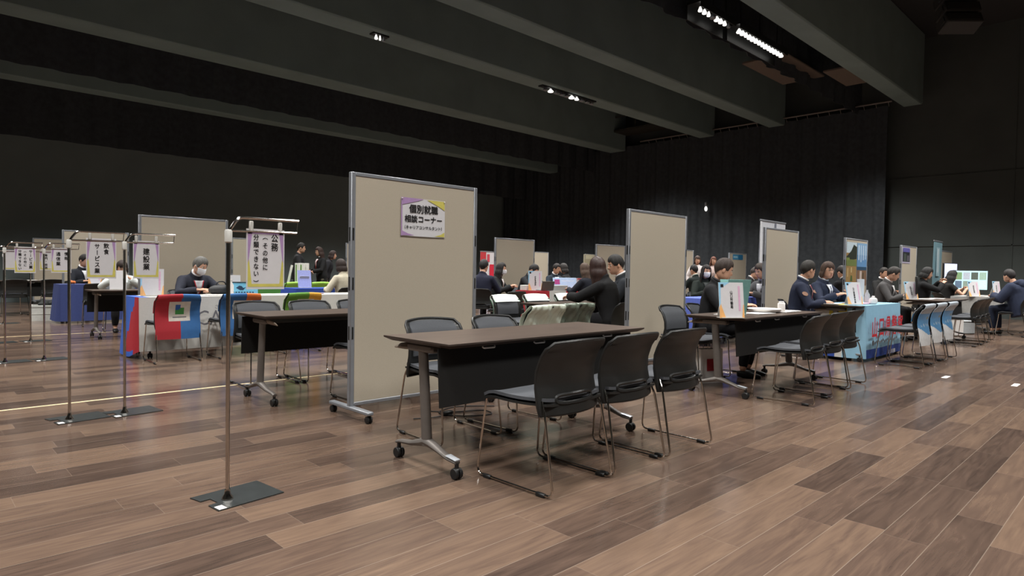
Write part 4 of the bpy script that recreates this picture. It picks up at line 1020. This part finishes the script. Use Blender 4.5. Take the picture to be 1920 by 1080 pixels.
# teal folder standing behind the placard
r = empty('standing_folder', 'teal folder standing upright behind the short-haired woman\'s placard', 'folder', (5.58, 2.80, TT), math.radians(-36))
TEAL = mat('teal_card', (128, 178, 172), .5)
for s in (-1, 1):
    b = MB(); X = Matrix.Rotation(math.radians(14*s), 4, 'X'); b.box((0, 0, .17), (.22, .003, .34), 0, X); b.build('cover', TEAL, r)
b = MB(); b.box((0, 0, .15), (.20, .012, .29)); b.build('pages', WHITE, r)
# paper carrier bag
r = empty('paper_bag', 'white and red paper bag standing by the left leg of the short-haired woman\'s table', 'bag', (5.90, 3.22, 0), math.radians(-25))
b = MB(); vs_ = [(-.13, -.05, 0), (.13, -.05, 0), (.13, .05, 0), (-.13, .05, 0), (-.13, -.04, .34), (.13, -.04, .34), (.13, .04, .34), (-.13, .04, .34)]
b.add(vs_, [(0, 3, 2, 1), (0, 1, 5, 4), (1, 2, 6, 5), (2, 3, 7, 6), (3, 0, 4, 7)]); b.add([(-.06, -.0505, .12), (.05, -.0505, .12), (.05, -.0465, .24), (-.06, -.0465, .24)], [(0, 1, 2, 3)], 1); b.build('bag_body', [WHITE, REDC], r, flat=True)
for s in (-1, 1):
    b = MB(); b.sweep(fillet([(-.05, s*.04, .33), (-.04, s*.03, .42), (.04, s*.03, .42), (.05, s*.04, .33)], .03), .003, n=6); b.build('handle', WHITE, r)
# sky blue box with a bird mark
r = empty('display_box', 'sky blue box with a dark bird mark on the tricolour table', 'box', (3.36, 8.66, TC), math.radians(-22))
CY = mat('sky_blue_card', (112, 182, 214), .5)
b = MB(); b.box((0, 0, .08), (.36, .20, .16), b=.004); X = frame((0, -.101, .09), (1, 0, 0), (0, 0, 1)); b.add([(-.09, .0, 0), (-.05, .03, 0), (-.02, .025, 0), (0, .0, 0), (.03, .01, 0), (0, -.03, 0), (-.04, -.03, 0)], [list(range(7))], 1, X); b.add([(.03, .005, 0), (.13, .012, 0), (.13, .018, 0), (.03, .012, 0)], [(0, 1, 2, 3)], 1, X)
for k in range(8): b.add([(-.13+k*.034, -.066, 0), (-.108+k*.034, -.066, 0), (-.108+k*.034, -.05, 0), (-.13+k*.034, -.05, 0)], [(0, 1, 2, 3)], 1, X)
b.build('body', [CY, mat('mark_navy', (32, 56, 84), .6)], r, flat=True)
b = MB(); b.box((0, 0, .164), (.375, .215, .012), b=.003); b.build('lid', mat('dark_lid', (30, 40, 46), .5), r)
# black bag lying on the table behind the papers
b = MB(); b.ball((0, 0, .06), (.17, .10, .07), 16, 10); b.ball((.1, .02, .05), (.10, .09, .055), 12, 8); b.sweep(fillet([(-.08, 0, .10), (-.05, 0, .17), (.05, 0, .17), (.08, 0, .10)], .04), .008, n=6)
obj('soft_bag', 'black soft bag lying right of the masked man', 'bag', (3.12, 8.80, TC), 10, b, mat('black_nylon', (34, 34, 36), .6, bump=.2))
b = MB(); b.lathe([(.02, 0), (.032, .004), (.032, .13), (.012, .165), (.012, .19), (.018, .192), (.018, .21)], n=14)
obj('bottle', 'small white bottle on the tricolour table beside the black bag', 'bottle', (3.14, 8.50, TC), 0, b, WHITE)
# things in the middle booth
def card_box(name, label, cat, x, y, z, rz, dims, col, marks, lean=0):
    b = MB(); X0 = Matrix.Rotation(math.radians(-lean), 4, 'X'); b.box((0, 0, dims[2]/2), dims, 0, X0, .004); ms = [mat('card_%d_%d_%d' % col, col, .5)]
    X = X0 @ frame((-dims[0]/2, -dims[1]/2-.0008, 0), (1, 0, 0), (0, 0, 1))
    for p, c in marks:
        mm = mat('card_%d_%d_%d' % c, c, .5); 
        if mm not in ms: ms.append(mm)
        b.add([(a*dims[0], q*dims[2], 0) for a, q in p], [list(range(len(p)))], ms.index(mm), X)
    return obj(name, label, cat, (x, y, z), rz, b, ms, flat=True)
card_box('cardboard_box', 'low white box in front of the masked woman in the middle', 'box', 8.86, 8.74, TC, 0, (.22, .16, .10), (220, 220, 214), [])
card_box('screen_board', 'pale blue board with a magenta square on the red table', 'board', 9.75, 8.52, TC, -30, (.50, .02, .26), (176, 200, 232), [(R_(.06, .45, .28, .85), (168, 62, 128)), (R_(.35, .7, .9, .78), (206, 216, 236))], 18)
card_box('sign_box', 'red and white box near the arm of the long-haired woman', 'box', 10.25, 8.50, TC, -30, (.30, .22, .24), (196, 186, 186), [(R_(.1, .15, .9, .42), (176, 60, 66)), (R_(0, .9, 1, 1), (188, 40, 50))])
card_box('document_tray', 'grey document tray among the white covered chairs', 'tray', 9.42, 8.45, TC, -20, (.34, .26, .10), (160, 160, 160), [])
r = empty('laptop', 'grey open laptop on the red table seen from behind', 'laptop', (9.02, 8.42, TC), math.radians(165))
b = MB(); b.box((0, 0, .009), (.28, .20, .016), b=.004); b.build('base', ALU, r); b = MB(); b.box((0, .0, .09), (.28, .008, .18), 0, Matrix.Translation((0, .10, .01)) @ Matrix.Rotation(math.radians(-15), 4, 'X'), .003); b.build('lid', DKALU, r)
# bags, rolls, crate, cables
for i, (x, y) in enumerate([(6.82, 14.32), (6.93, 14.30), (7.04, 14.33)]):
    b = MB(); b.box((0, 0, .24), (.11, .09, .48), b=.004); b.add([(-.035, -.0455, .05), (-.01, -.0455, .05), (-.01, -.0455, .44), (-.035, -.0455, .44)], [(0, 1, 2, 3)], 1)
    obj('brochure_holder', ['white brochure holder on the green table, leftmost of three', 'white brochure holder on the green table, middle of three', 'white brochure holder on the green table, rightmost of three'][i], 'brochure holder', (x, y, TC), -40, b, [WHITE, LEAF], 'white brochure holders on the green table')
b = MB(); b.box((0, 0, .22), (.05, .02, .44), 0, Matrix.Rotation(.22, 4, 'Y')); obj('white_tube', 'slanted white tube leaning before the standing woman with a red lanyard', 'tube', (6.62, 14.4, TC), 0, b, WHITE)
r = empty('storage_crate', 'white plastic crate on the floor behind the left sign stands', 'crate', (2.10, 15.1, 0), math.radians(-8))
b = MB(); w, d, h = .46, .34, .30
for s in (-1, 1):
    b.box((0, s*d/2, h/2), (w, .012, h)); b.box((s*w/2, 0, h/2), (.012, d, h)); b.box((0, s*(d/2+.008), h-.02), (w+.03, .012, .03)); b.box((s*(w/2+.008), 0, h-.02), (.012, d, .03)); b.box((0, s*(d/2+.006), h*.45), (w*.96, .008, .016))
b.box((0, 0, .008), (w, d, .016)); b.build('crate_body', mat('crate_white', (196, 196, 190), .5), r)
b = MB(); random.seed(2)
for k in range(9): b.ball((random.uniform(-.17, .17), random.uniform(-.11, .11), .30+random.uniform(-.03, .06)), (random.uniform(.05, .09), random.uniform(.05, .08), random.uniform(.04, .08)), 10, 7)
obj('dark_bundle', 'dark bundled cloth heaped in the white crate', 'cloth', (2.10, 15.1, 0), 0, b, mat('dark_bundle_cloth', (40, 42, 40), .8, bump=.3))
b = MB(); b.ball((0, 0, .035), (.05, .05, .035), 12, 8); b.ball((.05, .02, .03), (.035, .04, .03)); obj('orange_sweets', 'small orange packets on the blue cloth at the far left', 'packet', (2.36, 14.3, TC), 0, b, ORG)
cbm = mat('black_cable', (26, 26, 26), .5)
r = empty('extension_cable', 'black cable with a plug lying on the floor behind the nearest table', 'cable', (3.0, 3.75, 0))
b = MB(); b.sweep(fillet([(-.10, .22, .006), (.06, .02, .006), (.30, -.05, .006), (.26, -.22, .006), (.02, -.14, .006), (-.08, .1, .006), (.2, .2, .006), (.45, .0, .006)], .12, 7), .0045, n=6); b.sweep(fillet([(-.3, .05, .006), (-.15, -.02, .006), (-.06, .0, .008)], .05), .0045, n=6); b.build('cord', cbm, r)
b = MB(); b.box((-.02, .01, .016), (.09, .045, .032), 0, Matrix.Rotation(.2, 4, 'Z'), .008); b.build('plug_block', cbm, r)
b = MB(); b.box((0, 0, .16), (.50, .36, .32), b=.02); b.box((0, 0, .33), (.52, .38, .03), b=.008); obj('storage_box', 'white storage box on the floor beneath the far right tables', 'box', (14.25, 2.95, 0), -30, b, WHITE)
b = MB(); b.box((0, 0, .12), (.40, .30, .24), b=.02); b.box((0, 0, .25), (.42, .32, .02), b=.006); obj('storage_box', 'smaller clear-lidded box on the floor right of the white storage box', 'box', (15.0, 2.85, 0), -30, b, mat('cloudy_box', (160, 164, 166), .35))
# screens
def tv(x, y, rz, w, h, zc, label, base, marks, e=1.0):
    r = empty('television', label, 'screen', (x, y, 0), math.radians(rz))
    b = MB(); b.box((0, .02, zc), (w+.03, .045, h+.03), b=.006); b.build('bezel', BLACKP, r)
    ms = [mat('glow_%d_%d_%d' % base, base, .4, var=.02, emit=e)]; b = MB(); X = frame((-w/2, -.0035, zc-h/2), (1, 0, 0), (0, 0, 1)); b.add([(0, 0, 0), (w, 0, 0), (w, h, 0), (0, h, 0)], [(0, 1, 2, 3)], 0, X)
    for p, c in marks:
        mm = mat('glow_%d_%d_%d' % c, c, .4, var=.1, scale=40, emit=e)
        if mm not in ms: ms.append(mm)
        b.add([(a*w, q*h, .0005) for a, q in p], [list(range(len(p)))], ms.index(mm), X)
    b.build('screen', ms, r, flat=True)
    b = MB(); b.sweep([(0, .05, .03), (0, .05, zc)], .022); b.box((0, .05, .015), (w*.7, .4, .03), b=.006); b.build('floor_stand', BLACKP, r)
cells = []
cl = [(120, 150, 110), (170, 176, 186), (84, 92, 84), (150, 176, 160), (92, 110, 130), (130, 146, 134), (196, 226, 232), (196, 226, 232)]
for k in range(8):
    i, j = k % 4, 1-k//4; cells.append((R_(.06+.235*i, .07+.46*j, .26+.235*i, .46+.46*j), cl[k]))
tv(18.2, 3.30, -75, .66, .44, 1.04, 'wide glowing screen with a grid of small pictures', (190, 226, 232), cells, .62)
tv(18.35, 3.72, -12, .62, .60, 1.13, 'bright bluish white screen left of the picture screen', (214, 220, 250), [(R_(.1, .62, .9, .66), (190, 200, 244))], .8)
r = empty('computer_monitor', 'dark monitor seen edge-on beside the grey-suited man\'s placard', 'monitor', (12.50, 3.02, TT), math.radians(15))
b = MB(); b.box((0, 0, .24), (.50, .03, .30), b=.008); b.build('screen', BLACKP, r); b = MB(); b.box((0, .05, .008), (.22, .18, .014), b=.004); b.sweep([(0, .05, .01), (0, .03, .2)], .014); b.build('stand', BLACKP, r)
b = MB(); b.sweep([(0, 0, 0), (0, 0, .33)], [.045, .05], n=14); obj('paper_roll', 'white and red printed tube on the police table', 'paper roll', (10.22, 3.18, TC), 0, b, SHEETW)
b = MB(); b.lathe([(.035, 0), (.05, .012), (.054, .04), (.048, .07), (.03, .085), (.012, .09)], n=16); b.lathe([(.02, .088), (.022, .10), (.012, .11)], n=12); obj('round_pot', 'round white pot right of the police placard', 'pot', (9.45, 2.78, TC), 0, b, WHITE)
b = MB(); b.lathe([(.03, 0), (.034, .004), (.034, .12), (.013, .16), (.013, .185)], n=12); obj('bottle', 'clear bottle behind the round white pot', 'bottle', (9.66, 2.92, TC), 0, b, mat('pet_bottle', (170, 176, 180), .15))
b = MB(); b.lathe([(.032, 0), (.04, .09), (.041, .095), (.03, .095)], n=12); obj('paper_cup', 'white cup beside the placard in front of the woman with a phone', 'cup', (15.95, 2.80, TC), 0, b, WHITE)

# ---------------------------------------------------------------- people
NAVY = (34, 38, 52); BLK = (34, 34, 35); CHAR = (44, 45, 48)
person('masked grey-haired person in a dark suit leaning over the tricolour table', 3.02, 9.30, 278, lean=26, top=(46, 48, 58), hair='short', hcol=(92, 90, 86), hy=22, hp=24, mask='white', lanyard=(170, 40, 50), hands=((-.07, .48, .765), (.09, .46, .77)), res=.011, shirt=(214, 214, 218), poles=((-1, -.2, -.4), (1, -.2, -.4)), ch='chair beneath the masked man in a dark suit')
person('person in a dark suit seated behind the food service sign', 2.72, 15.10, 290, top=(36, 38, 44), hair='short', hy=15, hp=20, ch='chair beneath the man in a dark suit at the far left')
person('person in a white blouse holding a glowing phone right of the food service sign', 2.68, 12.0, 262, lean=22, top=(206, 210, 206), fem=True, sc=.94, hair='bob', hcol=(44, 32, 28), hp=28, hands=((-.1, .34, .88), (.12, .34, .88)), shirt=None, curl=.9, ch='chair beneath the woman in white holding a phone')
person('standing person in a black jacket turned to the right beyond the green table', 7.33, 15.2, 330, 'stand', 4, top=(36, 36, 38), hy=0, hands=((-.25, .12, .95), (.2, .3, 1.02)), shirt=None, sc=1.0)
person('standing person with long dark hair and red lanyard facing left beyond the green table', 7.76, 15.1, 175, 'stand', 3, top=BLK, pants=(120, 112, 100), fem=True, sc=.95, hair='long', hcol=(50, 32, 26), lanyard=(170, 60, 50), hands=((-.1, .3, 1.0), (.12, .28, 1.02)))
person('dark person standing farthest right of the standing group beyond the blue table', 8.25, 15.3, 330, 'stand', 14, top=(40, 40, 44), fem=True, sc=.92, hair='bob', hcol=(52, 38, 34), shirt=None)
person('person with dark bobbed hair in a cream sweater sitting with back to us', 5.78, 10.42, 98, lean=6, top=(196, 188, 168), fem=True, sc=.97, hair='bob', hcol=(46, 34, 30), shirt=None, res=.012, hands=((-.2, .25, .72), (.2, .25, .72)), ch='dark chair beneath the woman in a cream sweater')
person('person in dark blue with a yellow lanyard just right of the nearest board', 7.98, 9.02, 30, lean=6, top=(40, 42, 58), hair='short', hcol=(36, 34, 34), hp=5, lanyard=(196, 170, 60), shirt=None, ch='chair beneath the person in dark blue beside the nearest board')
person('masked person with long black hair in the middle booth', 8.62, 9.22, 300, lean=10, top=(40, 42, 43), fem=True, sc=.97, hair='long', hcol=(34, 30, 28), hy=8, hp=6, mask='white', lanyard=(150, 110, 90), hands=((-.1, .36, .78), (.1, .38, .80)), res=.012, ch='chair beneath the masked long-haired woman in the middle')
person('person with short black hair bending over the red table', 9.60, 9.28, 285, lean=22, top=(42, 44, 48), hair='short', hcol=(36, 33, 32), hp=34, hy=10, lanyard=(190, 160, 90), hands=((-.06, .40, .90), (.08, .40, .92)), res=.012, shirt=None, curl=.9, ch='chair beneath the man bending over the red table')
person('dim person with a blue bag on the far side of the middle booth', 11.67, 10.5, 262, lean=10, top=(46, 54, 64), hair='short', hcol=(40, 34, 32), hp=12, hy=15, ch='chair beneath the far person with a blue bag')
person('dim person with bushy dark hair beside the one with a blue bag', 12.10, 10.65, 110, lean=4, top=(36, 36, 38), hair='bob', hcol=(46, 42, 40), fem=True, shirt=None, ch='chair beneath the far person with bushy hair')
person('person with light brown hair and back turned, left of the long-haired woman', 9.53, 7.85, 92, lean=4, top=(36, 38, 46), hair='long', hcol=(84, 66, 54), fem=True, sc=.97, shirt=None, ch='chair beneath the brown-haired woman with her back to us')
person('person with long brown hair in a black jacket reaching to the plastic covered chair', 6.00, 4.75, 102, lean=15, top=(30, 30, 31), fem=True, sc=1.0, hair='long', hcol=(52, 32, 27), hy=-14, hp=4, hands=((-.10, .52, .80), (.14, .42, .79)), res=.010, shirt=None, twist=0, poles=((-1, -.2, -.5), (1, -.2, -.5)), soft=.5, ch='chair beneath the long-haired woman in black')
person('person in a dark suit facing left behind the long-haired woman', 6.56, 4.90, 128, lean=10, top=(40, 43, 48), hair='short', hcol=(34, 32, 31), hp=14, hy=18, res=.010, shirt=(224, 224, 226), sc=1.02, ch='chair beneath the suited man facing the long-haired woman')
person('person with black hair and pale collar seen from behind, right of the second board', 13.56, 7.85, 75, lean=4, top=(34, 40, 38), hair='short', hcol=(30, 28, 28), shirt=(210, 214, 200), ch='chair beneath the person with a pale collar behind the second nearest board')
person('masked person with long black hair in a dark green jacket facing us', 10.55, 5.86, 238, lean=8, top=(38, 44, 40), fem=True, sc=.97, hair='long', hcol=(36, 30, 28), hp=4, mask='white', res=.011, hands=((-.12, .34, .76), (.12, .34, .76)), shirt=(60, 64, 62), ch='chair beneath the masked woman in dark green')
person('standing person with brown hair in a pale top above the short-haired woman', 16.97, 9.2, 225, 'stand', 3, top=(196, 176, 170), fem=True, sc=.93, hair='long', hcol=(96, 58, 44), shirt=None)
person('standing person in white half hidden left of the masked woman', 16.08, 9.2, 220, 'stand', 2, top=(214, 206, 204), fem=True, sc=.93, hair='bob', hcol=(60, 44, 38), shirt=None)
person('person with short dark brown hair in a black jacket behind the white placard', 6.50, 3.40, 282, lean=10, top=(34, 34, 36), pants=(24, 24, 26), fem=True, sc=.98, hair='short', hcol=(54, 42, 36), hy=26, hp=20, hands=((-.10, .38, .76), (.10, .40, .765)), res=.009, shirt=(60, 58, 60), ch='grey-backed chair the short-haired woman sits on')
person('person with shaved dark hair in a dark suit left of the officers\' board', 12.53, 5.86, 305, lean=20, top=(38, 38, 40), hair='recede', hcol=(70, 62, 58), hp=28, hy=10, shirt=(190, 190, 190), ch='chair beneath the man with shaved hair')
person('person in a grey suit reaching forward, mostly hidden by the officers\' board', 10.05, 4.62, 165, lean=14, top=(88, 88, 90), hair='short', hcol=(60, 50, 44), hp=18, hands=((-.05, .46, .80), (.12, .46, .80)), shirt=(200, 200, 204), ch='chair beneath the person in grey behind the officers\' board')
person('uniformed person with red lanyard and id badge seen in profile at the police table', 8.93, 3.44, 292, lean=8, top=(38, 43, 60), pants=(32, 36, 50), hair='short', hcol=(40, 36, 32), hy=38, hp=6, lanyard=(176, 34, 52), badge=True, emblem=True, res=.009, hands=((-.02, .34, .74), (.16, .34, .74)), necktie=(34, 38, 56), ch='chair beneath the uniformed man with a red lanyard')
person('uniformed person with glasses facing us and gesturing at the police table', 9.72, 3.47, 262, lean=8, top=(42, 48, 66), pants=(32, 36, 50), hair='bob', fem=True, hcol=(66, 48, 38), hy=-26, hp=6, glasses=True, emblem=True, res=.009, hands=((-.06, .38, .86), (.16, .36, .83)), curl=.6, necktie=(36, 40, 58), shirt=(214, 218, 226), ch='chair beneath the uniformed woman with glasses')
person('person with dark hair and black suit seen from behind behind the woman with glasses', 13.41, 4.52, 60, lean=8, top=(30, 30, 32), hair='short', hcol=(40, 34, 32), shirt=(216, 216, 216), ch='chair beneath the dark-suited person behind the uniformed woman')
person('person in a grey suit reading at the table right of the police booth', 12.76, 3.44, 272, lean=16, top=(78, 76, 76), hair='short', hcol=(46, 40, 36), hy=24, hp=24, hands=((-.10, .38, .76), (.10, .40, .76)), res=.011, badge=True, lanyard=(120, 124, 130), shirt=(216, 214, 212), ch='chair beneath the man in a grey suit')
person('dim person glimpsed behind the head of the grey-suited reader', 16.41, 4.62, 240, lean=4, top=(34, 34, 34), hair='short', hcol=(40, 34, 30))
person('dim gesturing person in black between the grey-suited reader and the screens', 15.26, 3.50, 290, lean=4, top=(24, 24, 25), hair='bob', hp=20, fem=True, hcol=(26, 24, 23), hands=((-.16, .34, 1.02), (.10, .34, .98)), shirt=None, curl=.4, ch='chair beneath the dim gesturing person in black')
person('person with long black hair in a black vest looking at a phone before the screens', 16.93, 3.40, 306, lean=8, top=(32, 31, 30), fem=True, sc=.97, hair='long', hcol=(26, 24, 24), hy=6, hp=14, hands=((-.02, .36, .86), (.14, .34, .84)), curl=.9, shirt=None, res=.012, bare_arms=True, ch='chair beneath the woman looking at her phone')
person('person in a navy puffy jacket sitting at the right edge with back to us', 15.42, 2.18, 74, lean=16, top=(42, 48, 66), pants=(34, 40, 56), hair='short', hcol=(38, 34, 34), hy=-14, hp=0, puffy=True, shirt=None, res=.011, hands=((-.14, .40, .76), (.14, .40, .76)), shoe=(60, 60, 62), ch='chair beneath the person in a navy puffy jacket')
def held(who, p):
    o = next(q for q in C.objects if q.get('label', '').startswith(who)); return o.matrix_basis @ Vector(p), math.degrees(o.rotation_euler.z)
b = MB(); b.box((0, 0, 0), (.075, .009, .15), b=.004); p_, a_ = held('person with long black hair in a black vest', (.055, .445, .855)); obj('smartphone', 'dark phone held by the woman before the screens', 'phone', p_, a_, b, BLACKP)
b = MB(); b.box((0, 0, 0), (.15, .009, .11), b=.003); p_, a_ = held('person in a white blouse holding', (.01, .425, .865)); obj('smartphone', 'glowing white phone held by the woman in a white blouse', 'phone', p_, a_, b, mat('phone_glow', (226, 240, 242), .4, emit=1.0))
if _to: bpy.data.objects.remove(_to)
